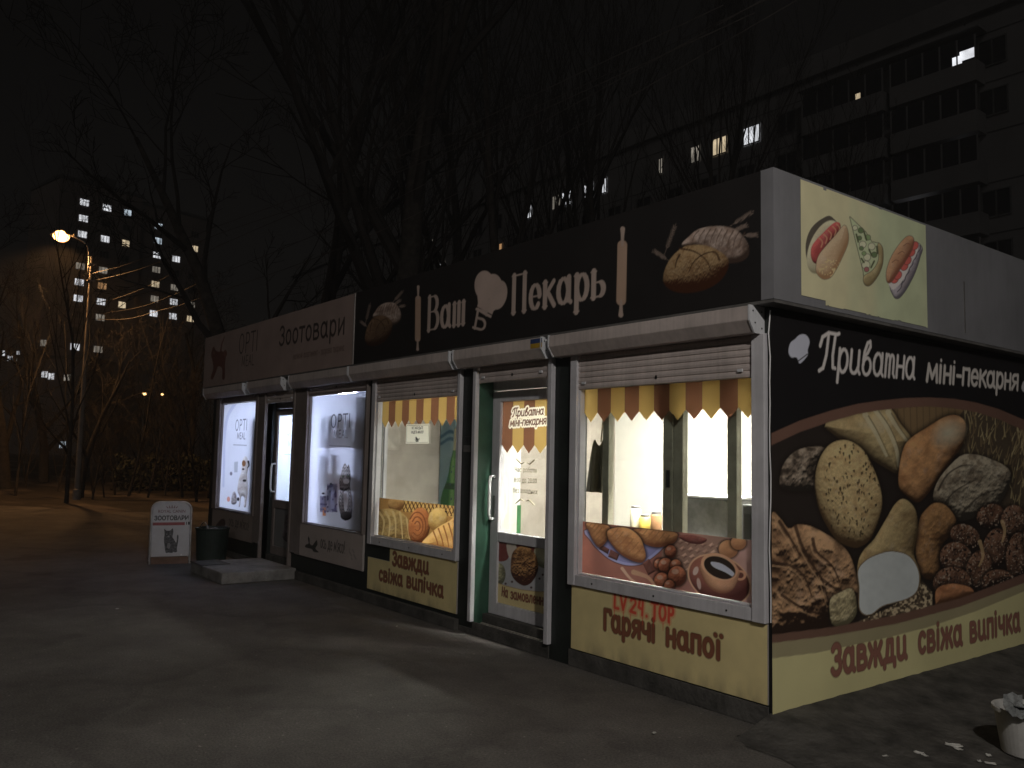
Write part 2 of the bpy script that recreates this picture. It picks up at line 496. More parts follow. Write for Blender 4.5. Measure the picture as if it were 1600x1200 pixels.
# ------------------------------------------------------------------ stroke lettering
def _arc(cx, cy, rx, ry, a0, a1, n=14):
    return [(cx + rx * math.cos(math.radians(a0 + (a1 - a0) * i / n)), cy + ry * math.sin(math.radians(a0 + (a1 - a0) * i / n))) for i in range(n + 1)]
def _l(*p): return [(p[i], p[i + 1]) for i in range(0, len(p), 2)]
LOW = {
 'а': ([_arc(.34, .5, .28, .5, 0, 360), _l(.64, 1, .64, .12, .76, 0)], .86),
 'в': ([_l(.1, 0, .1, 1), _l(.1, 1, .36, 1) + _arc(.36, .77, .2, .23, 90, -90) + _l(.1, .54), _l(.1, .54) + _arc(.4, .27, .24, .27, 90, -90) + _l(.1, 0)], .76),
 'в_': ([[(.12, .45)] + _arc(.36, .36, .27, .38, 150, -200, 18) + [(.1, .6), (.14, 1.0), (.3, 1.42), (.48, 1.5), (.52, 1.28), (.36, .98), (.16, .8)]], .78),
 'д': ([_l(.2, .05, .3, .75, .3, 1, .64, 1, .64, .05), _l(.04, -.25, .04, .05, .82, .05, .82, -.25)], .92),
 'е': ([_l(.08, .52, .62, .52) + _arc(.36, .5, .27, .5, 8, 318, 16)], .74),
 'ж': ([_l(.5, 0, .5, 1), _l(.06, 1, .28, .58, .5, .52), _l(.28, .56, .02, 0), _l(.94, 1, .72, .58, .5, .52), _l(.72, .56, .98, 0)], 1.06),
 'з': ([_arc(.3, .76, .22, .24, 150, -90, 10) + _arc(.3, .26, .26, .26, 90, -150, 10)], .66),
 'и': ([_l(.1, 0, .1, 1), _l(.6, 0, .6, 1), _l(.1, .06, .6, .94)], .74),
 'и_': ([_l(.1, 1, .1, .3) + _arc(.34, .28, .24, .28, 180, 350, 8), _l(.62, 1, .62, .14, .74, 0)], .84),
 'й': ([_l(.1, 0, .1, 1), _l(.6, 0, .6, 1), _l(.1, .06, .6, .94), _l(.22, 1.3, .35, 1.2, .48, 1.3)], .74),
 'і': ([_l(.12, 0, .12, 1), _l(.12, 1.36, .125, 1.36)], .34),
 'ї': ([_l(.16, 0, .16, 1), _l(-.02, 1.36, -.015, 1.36), _l(.36, 1.36, .365, 1.36)], .42),
 'к': ([_l(.1, 0, .1, 1), _l(.6, 1, .16, .5), _l(.26, .58, .64, 0)], .7),
 'л': ([_l(.0, .03, .12, .1, .24, 1, .62, 1, .62, 0)], .76),
 'м': ([_l(.06, 0, .14, 1, .44, .2, .74, 1, .82, 0)], .94),
 'н': ([_l(.1, 0, .1, 1), _l(.6, 0, .6, 1), _l(.1, .52, .6, .52)], .74),
 'о': ([_arc(.36, .5, .28, .5, 0, 360, 20)], .76),
 'п': ([_l(.1, 0, .1, 1), _l(.6, 0, .6, 1), _l(.1, 1, .6, 1)], .74),
 'р': ([_l(.1, 1, .1, -.44), _arc(.38, .5, .27, .5, 0, 360, 18)], .78),
 'с': ([_arc(.36, .5, .27, .5, 45, 315)], .68),
 'т': ([_l(.0, 1, .6, 1), _l(.3, 1, .3, 0)], .64),
 'т_': ([_l(.08, 1, .08, 0), [(.08, .7)] + _arc(.22, .75, .14, .25, 150, 0, 6) + [(.36, 0)], [(.36, .7)] + _arc(.5, .75, .14, .25, 150, 0, 6) + [(.64, .15), (.74, 0)]], .82),
 'ч': ([_l(.08, 1, .08, .66) + _arc(.3, .62, .22, .2, 190, 290, 6) + [(.58, .5)], _l(.6, 0, .6, 1)], .74),
 'ш': ([_l(.1, 1, .1, 0), _l(.45, 1, .45, 0), _l(.8, 1, .8, 0), _l(.1, 0, .8, 0)], .94),
 'ь': ([_l(.1, 1, .1, 0), _l(.1, .56) + _arc(.38, .28, .22, .28, 90, -90) + _l(.1, 0)], .68),
 'я': ([_l(.6, 0, .6, 1), _l(.6, 1, .34, 1) + _arc(.34, .74, .24, .26, 90, 270) + _l(.6, .48), _l(.36, .48, .06, 0)], .74),
 'у': ([_l(.06, 1, .32, .25), _l(.6, 1, .2, -.4)], .68),
 "'": ([_l(.1, 1.35, .06, 1.05)], .2), '!': ([_l(.12, 1.4, .12, .45), _l(.12, .04, .125, .04)], .3),
 '-': ([_l(.06, .5, .4, .5)], .48), ' ': ([], .45), '.': ([_l(.1, .03, .105, .03)], .26),
}
CAPS = {
 'В': ([_l(.08, 0, .08, 1), _l(.08, 1, .3, 1) + _arc(.3, .77, .18, .23, 90, -90) + _l(.08, .54), _l(.08, .54, .34, .54) + _arc(.34, .27, .2, .27, 90, -90) + _l(.08, 0)], .62),
 'П': ([_l(.08, 0, .08, 1), _l(.5, 0, .5, 1), _l(.08, 1, .5, 1)], .62),
 'П_': ([[(.02, .62), (.08, .85), (.3, .98), (.62, .97), (.7, 1.0)], [(.3, .95), (.28, .4), (.2, .06), (.06, -.02)], [(.56, .95), (.52, .4), (.56, .1), (.66, .08)]], .72),
 'Г': ([_l(.08, 0, .08, 1), _l(.08, 1, .46, 1, .48, .84)], .5),
 'З': ([_arc(.24, .76, .19, .24, 155, -90, 12) + _arc(.24, .27, .22, .27, 90, -155, 12)], .54),
 'Н': ([_l(.08, 0, .08, 1), _l(.5, 0, .5, 1), _l(.08, .52, .5, .52)], .62),
 'Б': ([_l(.08, 0, .08, 1), _l(.08, 1, .44, 1, .46, .86), _l(.08, .56, .3, .56) + _arc(.3, .28, .18, .28, 90, -90) + _l(.08, 0)], .58),
 'O': ([_arc(.3, .5, .24, .5, 0, 360, 24)], .64), 'P': ([_l(.08, 0, .08, 1), _l(.08, 1, .24, 1) + _arc(.24, .74, .18, .26, 90, -90) + _l(.08, .48)], .5),
 'T': ([_l(.0, 1, .48, 1), _l(.24, 1, .24, 0)], .5), 'I': ([_l(.08, 0, .08, 1)], .2),
 'M': ([_l(.06, 0, .1, 1, .32, .1, .54, 1, .58, 0)], .7), 'E': ([_l(.4, 1, .08, 1, .08, 0, .4, 0), _l(.08, .52, .36, .52)], .48),
 'A': ([_l(.02, 0, .25, 1, .48, 0), _l(.1, .34, .4, .34)], .52), 'L': ([_l(.08, 1, .08, 0, .4, 0)], .46), 'V': ([_l(.02, 1, .24, 0, .46, 1)], .5),
 '2': ([_arc(.24, .74, .19, .26, 160, -30, 10) + [(.05, 0), (.46, 0)]], .54), '4': ([_l(.36, 0, .36, 1), _l(.36, .4, .05, .5, .12, 1)], .54),
 '0': ([_arc(.26, .5, .2, .5, 0, 360, 16)], .54), '8': ([_arc(.26, .75, .16, .25, 0, 360, 12), _arc(.26, .26, .2, .26, 0, 360, 12)], .54), ':': ([_l(.08, .1, .081, .1), _l(.08, .6, .081, .6)], .22),
}
def layout(txt, st):
    xh = st.get('xh', .66); alt = st.get('alt', ''); items = []; x = 0.0
    for ch in txt:
        key = ch + '_' if ch in alt else ch
        if key in LOW: gl, w = LOW[key]; k = xh
        elif key in CAPS: gl, w = CAPS[key]; k = 1.0
        else: continue
        for stroke in gl:
            S = [(x + px * k, py * k) for px, py in stroke]
            items.append(S)
            if st.get('serif') and len(stroke) == 2 and abs(stroke[0][0] - stroke[1][0]) < 1e-6 and abs(stroke[0][1] - stroke[1][1]) > .3:
                for q in S: items.append([(q[0] - .085, q[1]), (q[0] + .085, q[1])])
        x += w * k + st.get('gap', .0)
    return items, max(x - st.get('gap', 0) , .05)
SERIF = dict(w=.145, thin=.035, xh=.62, serif=True, gap=.07)
CHUNK = dict(w=.175, xh=.76, alt='и', gap=.07)
SCRIPT = dict(w=.085, thin=.07, xh=.6, shear=.2, alt='Пвити', gap=.0)
SANS = dict(w=.13, xh=.74, gap=.06)
THIN = dict(w=.06, gap=.05)

# ================================================================== GROUND
def ground_material():
    m = bpy.data.materials.new('asphalt'); m.use_nodes = True
    n, l = m.node_tree.nodes, m.node_tree.links
    b = n["Principled BSDF"]; b.inputs["Roughness"].default_value = .85; b.inputs["Specular IOR Level"].default_value = .3
    tc = n.new("ShaderNodeTexCoord")
    def noise(sc, det=8, rough=.6):
        z = n.new("ShaderNodeTexNoise"); z.inputs["Scale"].default_value = sc; z.inputs["Detail"].default_value = det
        z.inputs["Roughness"].default_value = rough; l.new(tc.outputs["Object"], z.inputs["Vector"]); return z
    big, mid, fine = noise(.35), noise(2.2, 8, .7), noise(70, 5, .8)
    def ramp(src, a, bb, ca, cb):
        r = n.new("ShaderNodeMapRange"); r.inputs[1].default_value = a; r.inputs[2].default_value = bb
        r.inputs[3].default_value = ca; r.inputs[4].default_value = cb; l.new(src.outputs["Fac"], r.inputs[0]); return r
    r1, r2, r3 = ramp(big, .35, .65, .75, 1.2), ramp(mid, .3, .7, .72, 1.22), ramp(fine, .28, .72, .42, 1.6)
    m1 = n.new("ShaderNodeMath"); m1.operation = 'MULTIPLY'; l.new(r1.outputs[0], m1.inputs[0]); l.new(r2.outputs[0], m1.inputs[1])
    m2 = n.new("ShaderNodeMath"); m2.operation = 'MULTIPLY'; l.new(m1.outputs[0], m2.inputs[0]); l.new(r3.outputs[0], m2.inputs[1])
    # cracks
    vo = n.new("ShaderNodeTexVoronoi"); vo.feature = 'DISTANCE_TO_EDGE'; vo.inputs["Scale"].default_value = .55
    ad = n.new("ShaderNodeVectorMath"); ad.operation = 'ADD'; l.new(tc.outputs["Object"], ad.inputs[0])
    scv = n.new("ShaderNodeVectorMath"); scv.operation = 'SCALE'; scv.inputs["Scale"].default_value = .9
    l.new(mid.outputs["Color"], scv.inputs[0]); l.new(scv.outputs[0], ad.inputs[1]); l.new(ad.outputs[0], vo.inputs["Vector"])
    rc = n.new("ShaderNodeMapRange"); rc.inputs[1].default_value = 0.0; rc.inputs[2].default_value = .06
    rc.inputs[3].default_value = .82; rc.inputs[4].default_value = 1.0; l.new(vo.outputs["Distance"], rc.inputs[0])
    m3 = n.new("ShaderNodeMath"); m3.operation = 'MULTIPLY'; l.new(m2.outputs[0], m3.inputs[0]); l.new(rc.outputs[0], m3.inputs[1])
    stn = noise(1.1, 5, .55); rs_ = ramp(stn, .60, .68, 1.0, .62)
    m4 = n.new("ShaderNodeMath"); m4.operation = 'MULTIPLY'; l.new(m3.outputs[0], m4.inputs[0]); l.new(rs_.outputs[0], m4.inputs[1])
    spk = noise(26, 2, .5); rk = ramp(spk, .70, .74, 1.0, 1.9)
    m5 = n.new("ShaderNodeMath"); m5.operation = 'MULTIPLY'; l.new(m4.outputs[0], m5.inputs[0]); l.new(rk.outputs[0], m5.inputs[1])
    m3 = m5
    cv = n.new("ShaderNodeVectorMath"); cv.operation = 'SCALE'; cv.inputs[0].default_value = (.124, .114, .105)
    l.new(m3.outputs[0], cv.inputs["Scale"]); l.new(cv.outputs[0], b.inputs["Base Color"])
    bp = n.new("ShaderNodeBump"); bp.inputs["Strength"].default_value = .55; bp.inputs["Distance"].default_value = .01
    l.new(fine.outputs["Fac"], bp.inputs["Height"])
    bp2 = n.new("ShaderNodeBump"); bp2.inputs["Strength"].default_value = .35; bp2.inputs["Distance"].default_value = .03
    l.new(mid.outputs["Fac"], bp2.inputs["Height"]); l.new(bp.outputs[0], bp2.inputs["Normal"])
    l.new(bp2.outputs[0], b.inputs["Normal"])
    return m
g = MB(); g.add([(-600, -300, 0), (300, -300, 0), (300, 600, 0), (-600, 600, 0)], [(0, 1, 2, 3)])
tag(g.build('ground', ground_material()), kind='structure')

def soil_material():
    m = mat('bare_soil', (.032, .026, .022), .95, var=.3, scale=3, bump=.8, bscale=14)
    n, l = m.node_tree.nodes, m.node_tree.links
    b = n["Principled BSDF"]; src = b.inputs["Base Color"].links[0].from_socket
    tc = n.new("ShaderNodeTexCoord"); mp = n.new("ShaderNodeMapping"); mp.inputs["Scale"].default_value = (.22, .9, 1)
    l.new(tc.outputs["Object"], mp.inputs[0])
    z = n.new("ShaderNodeTexNoise"); z.inputs["Scale"].default_value = .55; z.inputs["Detail"].default_value = 7; l.new(mp.outputs[0], z.inputs["Vector"])
    r = n.new("ShaderNodeMapRange"); r.inputs[1].default_value = .52; r.inputs[2].default_value = .60; l.new(z.outputs["Fac"], r.inputs[0])
    mx = n.new("ShaderNodeMix"); mx.data_type = 'RGBA'; l.new(r.outputs[0], mx.inputs[0]); l.new(src, mx.inputs[6])
    mx.inputs[7].default_value = (.115, .095, .08, 1); l.new(mx.outputs[2], b.inputs["Base Color"])
    return m
# lawn strip with patches of old snow beyond the plaza, and soil beside the kiosk's short wall
rs = random.Random(3)
edge = [onZ(u, v)[:2] for u, v in [(-300, 792), (0, 790), (60, 792), (140, 800), (205, 800), (330, 800)]]
edge = [(e[0] + rs.uniform(-.2, .2), e[1]) for e in edge]
pts = [tuple(e) for e in edge] + [(-13.5, 8.0), (-13.0, 60), (-260, 120), (-260, -60)]
tag(MB().add([(x, y, .004) for x, y in pts], [tuple(range(len(pts)))[::-1]]).build('lawn', soil_material()), kind='structure')
pts = []
for i in range(26):
    t = i / 25
    pts.append((.02 + 1.55 * t + rs.uniform(-.06, .06) + .5 * math.sin(t * 3.1), -.32 - .75 * t + rs.uniform(-.07, .07) + .9 * max(0, t - .5)))
pts += [(5.5, .5), (7, 3), (7, 14), (0.03, 14), (0.03, .1)]
dirt = mat('dusty_soil', (.080, .075, .068), .95, var=.38, scale=5, bump=.9, bscale=30)
tag(MB().add([(x, y, .004) for x, y in pts], [tuple(range(len(pts)))]).build('dirt_path', dirt), kind='structure')
nx_, ny_ = 26, 60
vs = []
for j in range(ny_):
    for i in range(nx_):
        y = -.40 + 4.6 * j / (ny_ - 1); x = .004 + 1.0 * (i / (nx_ - 1)) ** 1.4
        h = .088 * (1 - min(1, x / (.55 + .25 * float(vnoise(np.array(y * 2.), np.array(.3), 3))))) ** 1.3 * min(1, max(0, (y + .34) / .34))
        vs.append((x, y, max(.0, h) + .008 * float(vnoise(np.array(x * 14), np.array(y * 14), 7)) * min(1, (1.004 - x) * 4) + (.004 if i < nx_ - 1 and 0 < j < ny_ - 1 else -.03)))
fs = [(j * nx_ + i, j * nx_ + i + 1, (j + 1) * nx_ + i + 1, (j + 1) * nx_ + i) for j in range(ny_ - 1) for i in range(nx_ - 1)]
o = MB().add(vs, fs).build('soil_bank', dirt, smooth=True); tag(o, kind='structure')

# ================================================================== KIOSK
KD = 3.75      # depth of the kiosk
kiosk = thing('kiosk', (-5.3, 1.9, 0), 'long single-storey kiosk housing a bakery and a pet shop, lit from inside', 'kiosk')
w = MB()
def seg(x0, x1, z0, z1, y0=0.0, y1=.07): w.box(x0, x1, y0, y1, z0, z1)
OPEN = [(-9.93, -8.42, .66, 2.27), (-8.08, -7.13, .05, 2.33), (-6.70, -5.15, .68, 2.27), (-4.95, -3.36, .68, 2.36), (-3.07, -2.06, .05, 2.35), (-1.71, -.10, .68, 2.36)]
xp = -10.35
for (a, b, z0, z1) in OPEN:
    seg(xp, a, .0, 2.53); seg(a, b, .0, z0); seg(a, b, z1, 2.53); xp = b
seg(xp, 0, .0, 2.53)
w.build('front_wall', M['wall'], kiosk)
MB().box(-.07, 0, .07, KD, 0, 2.53).build('side_wall', M['wall'], kiosk)
MB().box(-10.35, -10.28, .07, KD, 0, 2.53).box(-10.28, -.07, KD - .07, KD, 0, 2.53).build('rear_wall', M['pvc_dirty'], kiosk)
MB().box(-10.35, .03, -.03, KD, 2.555, 2.70).build('roof', M['roof'], kiosk)
MB().box(-10.28, -.07, .071, KD - .071, .06, .10).build('floor_slab', M['infloor'], kiosk)
MB().box(-10.28, -5.10, .071, KD - .071, 2.44, 2.50).box(-5.06, -.07, .071, KD - .071, 2.44, 2.50).build('inner_ceiling', M['inwall'], kiosk)
lam = mat('laminate_wall', (.47, .42, .37), .5, var=.14, scale=3.5)
MB().box(-5.10, -5.05, .071, KD - .071, .1, 2.54).build('partition_wall', lam, kiosk)
MB().box(-5.04, -.08, KD - .10, KD - .071, .1, 2.44).box(-.10, -.072, .08, KD - .11, .1, 2.44).box(-10.27, -5.11, KD - .10, KD - .071, .1, 2.44).box(-10.279, -10.25, .08, KD - .11, .1, 2.44).build('inner_lining', M['inwall'], kiosk)
pl = MB().box(-7.05, -3.3, -.05, -.001, 0, .10).box(-3.08, -2.03, -.012, -.001, 0, .115)
pl.box(-10.33, -8.1, -.02, -.001, 0, .09).box(-1.80, -.01, -.012, -.001, 0, .125).box(-3.30, -3.09, -.01, -.001, 0, .05).build('plinth', M['plinth'], kiosk, bevel=.008)
# soffit and angle trim under the fascia
MB().box(-10.55, .118, -.118, -.002, 2.526, 2.545).box(.002, .118, -.002, KD + .1, 2.526, 2.545).build('soffit', M['trim'], kiosk)

scr = M['black']
def roller_box(x0, x1, dp=.147, zt=2.522, zb=2.36):
    prof = [(-.001, zt), (-dp, zt), (-dp, zb + .075), (-dp + .05, zb), (-.001, zb)]
    b = MB().prism(prof, 'x', x0, x1).build('shutter_box', M['shutter'], kiosk, bevel=.004)
    for xa, xb in ((x0 - .012, x0), (x1, x1 + .012)):
        p2 = [(y * 1.03, z + (.004 if z > 2.45 else -.004)) for y, z in prof]
        c = MB().prism(p2, 'x', xa, xb)
        c.mi = 1
        if xb > x1:
            for (yy, zz) in ((-.03, zt - .03), (-dp + .03, zt - .03), (-.03, zb + .03), (-dp + .05, zb + .06)):
                c.prism([(yy + .006 * math.cos(k), zz + .006 * math.sin(k)) for k in np.linspace(0, 6.283, 7)[:-1]], 'x', xb, xb + .002)
        c.build('end_cap', [M['cap'], M['black']], b)
    return b
def shutter(x0, x1, zb, zt=2.36, y=-.015, n=None):
    """raised curtain end: interlocking slats"""
    n = n or max(2, int((zt - zb) / .045))
    prof = []
    h = (zt - zb) / n
    for i in range(n):
        z = zb + i * h
        prof += [(y, z), (y - .006, z + h * .12), (y - .009, z + h * .5), (y - .006, z + h * .86), (y, z + h * .97)]
    prof += [(y + .006, zt), (y + .006, zb)]
    b = MB().prism(prof, 'x', x0, x1)
    sh = b.build('roller_shutter', M['shutter'], kiosk)
    for xx in (x0 + .05, x1 - .11): MB().box(xx, xx + .035, y - .022, y - .009, zb + .04, zb + .058).build('stopper', M['cap'], sh)
    xc = (x0 + x1) / 2
    MB().prism([(xc + .009 * math.cos(k), zb + .05 + .014 * math.sin(k)) for k in np.linspace(0, 6.283, 9)[:-1]], 'y', y - .013, y - .009).build('lock', M['black'], sh)
    return sh
for a, b in ((-1.93, -.045), (-3.29, -2.035), (-5.385, -3.372), (-7.06, -5.425), (-8.52, -7.32), (-10.45, -8.72)):
    roller_box(a, b)
shutter(-1.715, -.102, 2.093, n=6)
shutter(-3.04, -2.07, 2.215, n=3)
shutter(-4.945, -3.365, 2.118, n=6)
shutter(-6.70, -5.17, 2.285, n=2)
shutter(-8.07, -7.13, 2.21, n=3)
shutter(-9.93, -8.43, 2.29, n=2)

def window(x0, x1, z0, z1, l, r, bt, m, gl=True):
    """outer guide rails and sill rail of a display window, with its glass"""
    f = MB().box(x0, x0 + l, -.042, .0, z0, z1).box(x1 - r, x1, -.042, .0, z0, z1).box(x0 + l, x1 - r, -.034, -.001, z0, z0 + bt)
    f.box(x0 + l, x0 + l + .014, -.012, .05, z0 + bt, z1).box(x1 - r - .014, x1 - r, -.012, .05, z0 + bt, z1).box(x0 + l + .014, x1 - r - .014, -.006, .05, z0 + bt, z0 + bt + .012)
    wo = f.build('window', m, kiosk, bevel=.004)
    for t in (.12, .5, .88):
        xx = x0 + l + (x1 - x0 - l - r) * t
        if bt > .05: MB().prism([(xx + .007 * math.cos(k), z0 + bt * .45 + .007 * math.sin(k)) for k in np.linspace(0, 6.283, 7)[:-1]], 'y', -.037, -.034).build('screw', M['black'], wo)
    if gl: MB().box(x0 + l, x1 - r, .034, .038, z0 + bt, z1).build('glass', M['glass'], wo)
    return wo
window(-1.79, -.01, .61, 2.36, .075, .095, .08, M['pvc'])
w2 = window(-5.02, -3.32, .61, 2.36, .075, .045, .085, M['pvc'])
window(-6.76, -5.13, .69, 2.36, .06, .04, .0 + .01, M['brown'], gl=False)
window(-10.10, -8.36, .665, 2.36, .17, .075, .02, M['brown'], gl=False)
# inner sliding sash behind the bakery's big window
sash = MB()
for a, b in ((-1.556, -1.49), (-.945, -.86), (-.85, -.765), (-.39, -.315)): sash.box(a, b, .09, .145, .72, 2.34)
sash.box(-1.70, -.11, .10, .14, 2.30, 2.36).box(-1.70, -.11, .10, .14, .70, .75)
sash.build('sliding_sash', mat('sash_profile', (.45, .43, .33), .5), kiosk, bevel=.004)
MB().box(-.90, -.88, .075, .09, 1.38, 1.50).build('sash_handle', M['black'], kiosk)
w2s = MB().box(-4.94, -4.905, .07, .11, .70, 2.34)
w2s.build('sliding_sash', M['pvc'], kiosk, bevel=.004)
# columns and framing strips of the pet-shop half
fr = MB().box(-8.36, -8.10, -.03, -.001, .31, 2.36).box(-7.11, -6.77, -.032, -.001, .31, 2.36).box(-10.10, -8.10, -.028, -.001, 2.27, 2.359)
fr.box(-6.70, -5.17, -.02, -.001, 2.25, 2.284)
fr.build('frame_strip', M['brown'], kiosk, bevel=.004)

def door(x0, x1, zt, y, px_l, px_r, gz0, gz1, lz0, lz1, leafz0, leafz1, m, name='door', fl=.12, fr=.11, jm=None):
    """recessed glazed door: trims, jambs, leaf with glass above a solid panel"""
    d = MB().box(px_l[0], px_l[1], -.045, .0, .115, zt).box(px_r[0], px_r[1], -.045, .0, .115, zt)
    do = d.build(name, m, kiosk, bevel=.004)
    MB().box(x0 - .02, x0, .0, y + .05, .06, zt).build('jamb', jm or M['jamb'], do)
    MB().box(x0, x1, y - .06, y + .1, .02, .177).build('threshold', M['plinth'], do)
    gx0, gx1 = x0 + fl, x1 - fr
    lf = MB().box(x0 + .004, gx0, y, y + .06, leafz0, leafz1).box(gx1, x1, y, y + .06, leafz0, leafz1)
    lf.box(gx0, gx1, y, y + .06, gz1, leafz1).box(gx0, gx1, y, y + .06, lz1, gz0).box(gx0, gx1, y, y + .06, leafz0, lz0)
    lf.box(gx0, gx1, y + .02, y + .04, lz0, lz1)
    lf.box(x0, x1, y + .002, y + .08, leafz1 + .01, zt)
    leaf = lf.build('leaf', m, do, bevel=.004)
    MB().box(gx0, gx1, y + .028, y + .032, gz0, gz1).build('glass', M['glass'], leaf)
    hx = x0 + .055
    zc = (gz0 + gz1) / 2 - .28
    h = MB().tube([(hx + .0, y, zc + .19), (hx, y - .045, zc + .185), (hx + .012, y - .062, zc + .14), (hx + .016, y - .065, zc), (hx + .012, y - .062, zc - .14), (hx, y - .045, zc - .185), (hx, y, zc - .19)], .014, 10)
    h.build('handle', M['white'], leaf, smooth=True)
    MB().box(hx - .02, hx + .02, y - .006, y, zc - .17, zc + .02).build('lock_plate', M['steel'], leaf, bevel=.003)
    return do
dr = door(-3.065, -2.06, 2.36, .15, (-3.11, -3.065), (-2.06, -2.012), .90, 2.056, .28, .815, .178, 2.15, M['pvc'])
dp = door(-8.08, -7.13, 2.36, .12, (-8.12, -8.08), (-7.13, -7.08), .91, 2.06, .29, .80, .18, 2.14, M['brown'], fl=.07, jm=M['wall'])
# lower sheets of the pet-shop windows
MB().box(-6.93, -5.13, -.026, -.001, .30, .69).build('lower_panel', M['pvc_dirty'], kiosk, bevel=.003)
MB().box(-10.10, -8.37, -.022, -.001, .29, .66).build('lower_panel', M['brown'], kiosk, bevel=.003)

# ================================================================== SIGNS AND PRINTS
SIGN = printmat('printed_vinyl', .55, wear=.10)
BANNER = printmat('banner_print', .5, wear=.10, wscale=1.2, bump=.25)
FILM = printmat('translucent_print', .4, trans=.75, wear=.04)
FROST = printmat('frosted_window_film', .5, trans=.75, wear=.03)
STICK = printmat('sticker_print', .35, wear=.08, wscale=5, bump=.12)
FG, SG = 6.5, 5.3      # how far a printed white sits above what the dim photo shows (front, short side)

def chef_hat(a, P, c, band=None, dark=(9, 8, 8)):
    a.fill(a.poly(P, smooth=True, k=5), c)
    if band: a.fill(a.line(band, 1.6, smooth=False), dark)

# ---- bakery fascia sign (front)
bs = thing('bakery_sign', (-2.6, -.09, 2.55), 'black bakery fascia sign with cream lettering, chef hat, rolling pins and bread', 'sign')
bsd = MB().box(-5.33, .116, -.1185, -.04, 2.547, 3.348)
bsd.build('panel', M['black'], bs)
a = Art('y', -.12, -5.33, .119, 2.548, 3.349, .007, (11, 10, 10), FG)
a.over(np.clip(fbm(a.A * 1.5, a.B * 1.5, 5) - .45, 0, 1) * .5, (16, 14, 13))
cream = (84, 75, 70)
a.text('Ваш', (665, 521), (729, 509), .345 + .03, SERIF, cream)
a.text('Пекарь', (796, 494.5), (949, 466), .335 + .03, SERIF, cream)
hatc = (88, 78, 73)
band_ = [(744, 484), (747, 474), (746, 462), (786, 474), (775, 483), (771, 486), (767, 497), (757, 492)]
sdh = np.minimum(np.minimum(a.ell(757, 446, 15.5, 23), a.ell(771, 449, 14, 21)), np.minimum(a.ell(779, 461, 13, 23, 12), a.poly(band_, smooth=False)))
a.fill(sdh, hatc); a.fill(a.line([(745, 479.5), (768, 492)], 1.7, smooth=False), (9, 8, 8))
a.text('Б', (737, 514), (761, 521), .2, dict(w=.17, thin=.09, xh=.62, serif=True), cream)
for (x0, y0), (x1, y1), ww in (((653.5, 446), (652.5, 548), 8.5), ((973, 355), (970, 495), 15)):
    def q(t): return (x0 + (x1 - x0) * t, y0 + (y1 - y0) * t)
    a.fill(a.line([q(.20), q(.82)], ww, smooth=False), (84, 70, 60))
    a.fill(a.line([q(.02), q(.09), q(.2)], ww * .5, ww * .22), (84, 74, 68))
    a.fill(a.line([q(.82), q(.92), q(.98)], ww * .22, ww * .5), (84, 74, 68))
def wheat_ear(p0, p1, c, n=8, w=3.2):
    p0 = np.array(p0, float); p1 = np.array(p1, float); d = p1 - p0; L = np.hypot(*d); d /= L; nn = np.array([-d[1], d[0]])
    a.fill(a.line([p0, p1 + d * 3], .6, smooth=False), c)
    for i in range(n):
        q_ = p0 + d * L * (.25 + .75 * i / n)
        for s_ in (-1, 1):
            e_ = q_ + d * w * 1.3 + nn * s_ * w
            a.fill(a.line([q_ + nn * s_ * .6, e_], w * .42, .5, smooth=False), c)
def bread_pair(f, c1, c2, k):
    for p, q_ in (((1140, 354), (1175, 331)), ((1143, 362), (1166, 352)), ((1160, 368), (1182, 367)), ((1038, 398), (1055, 352)), ((1046, 408), (1022, 392))):
        wheat_ear(f(p), f(q_), (60, 52, 47), 8, 3.4 * k)
    back = [f(p) for p in [(1066, 384), (1076, 370), (1092, 358), (1120, 353), (1146, 357), (1161, 369), (1170, 385), (1169, 400), (1157, 409), (1137, 411), (1120, 402), (1098, 392)]]
    a.loaf(a.poly(back), 14 * k, (32, 24, 20), (88, 78, 72), ts=5 * k, ta=.4, seed=3)
    for i in range(9):
        x = 1084 + i * 9
        a.fill(a.line([f((x + 8, 357 + abs(i - 3) * 1.2)), f((x + 1, 368 + i)), f((x - 2, 378 + i * 1.6))], 1.7 * k, .7 * k), (38, 28, 23), op=.85)
    rnd = [f(p) for p in [(1038, 444), (1037, 428), (1045, 408), (1059, 392), (1074, 384), (1100, 383), (1122, 391), (1137, 404), (1137, 421), (1125, 439), (1104, 452), (1076, 458), (1052, 455)]]
    sd = a.poly(rnd)
    a.loaf(sd, 30 * k, c1, c2, L=(-.15, .85, .5), ts=1.6 * k, ta=.24, seed=11, amb=.12)
    for P in ([(1062, 388), (1085, 393), (1104, 407), (1111, 425)], [(1124, 406), (1117, 394), (1100, 397), (1084, 409), (1076, 425)], [(1062, 398), (1057, 408), (1055, 419)]):
        a.fill(a.line([f(p) for p in P], 3.2 * k, 1.2 * k), (26, 15, 9), op=.9)
bread_pair(lambda p: p, (30, 15, 8), (80, 66, 47), 1.0)
bread_pair(lambda p: (597 + (p[0] - 1100) * .42, 508 + (p[1] - 408) * .62 - (p[0] - 1100) * .06), (24, 14, 9), (56, 44, 33), .55)
a.build('print', SIGN, bs)

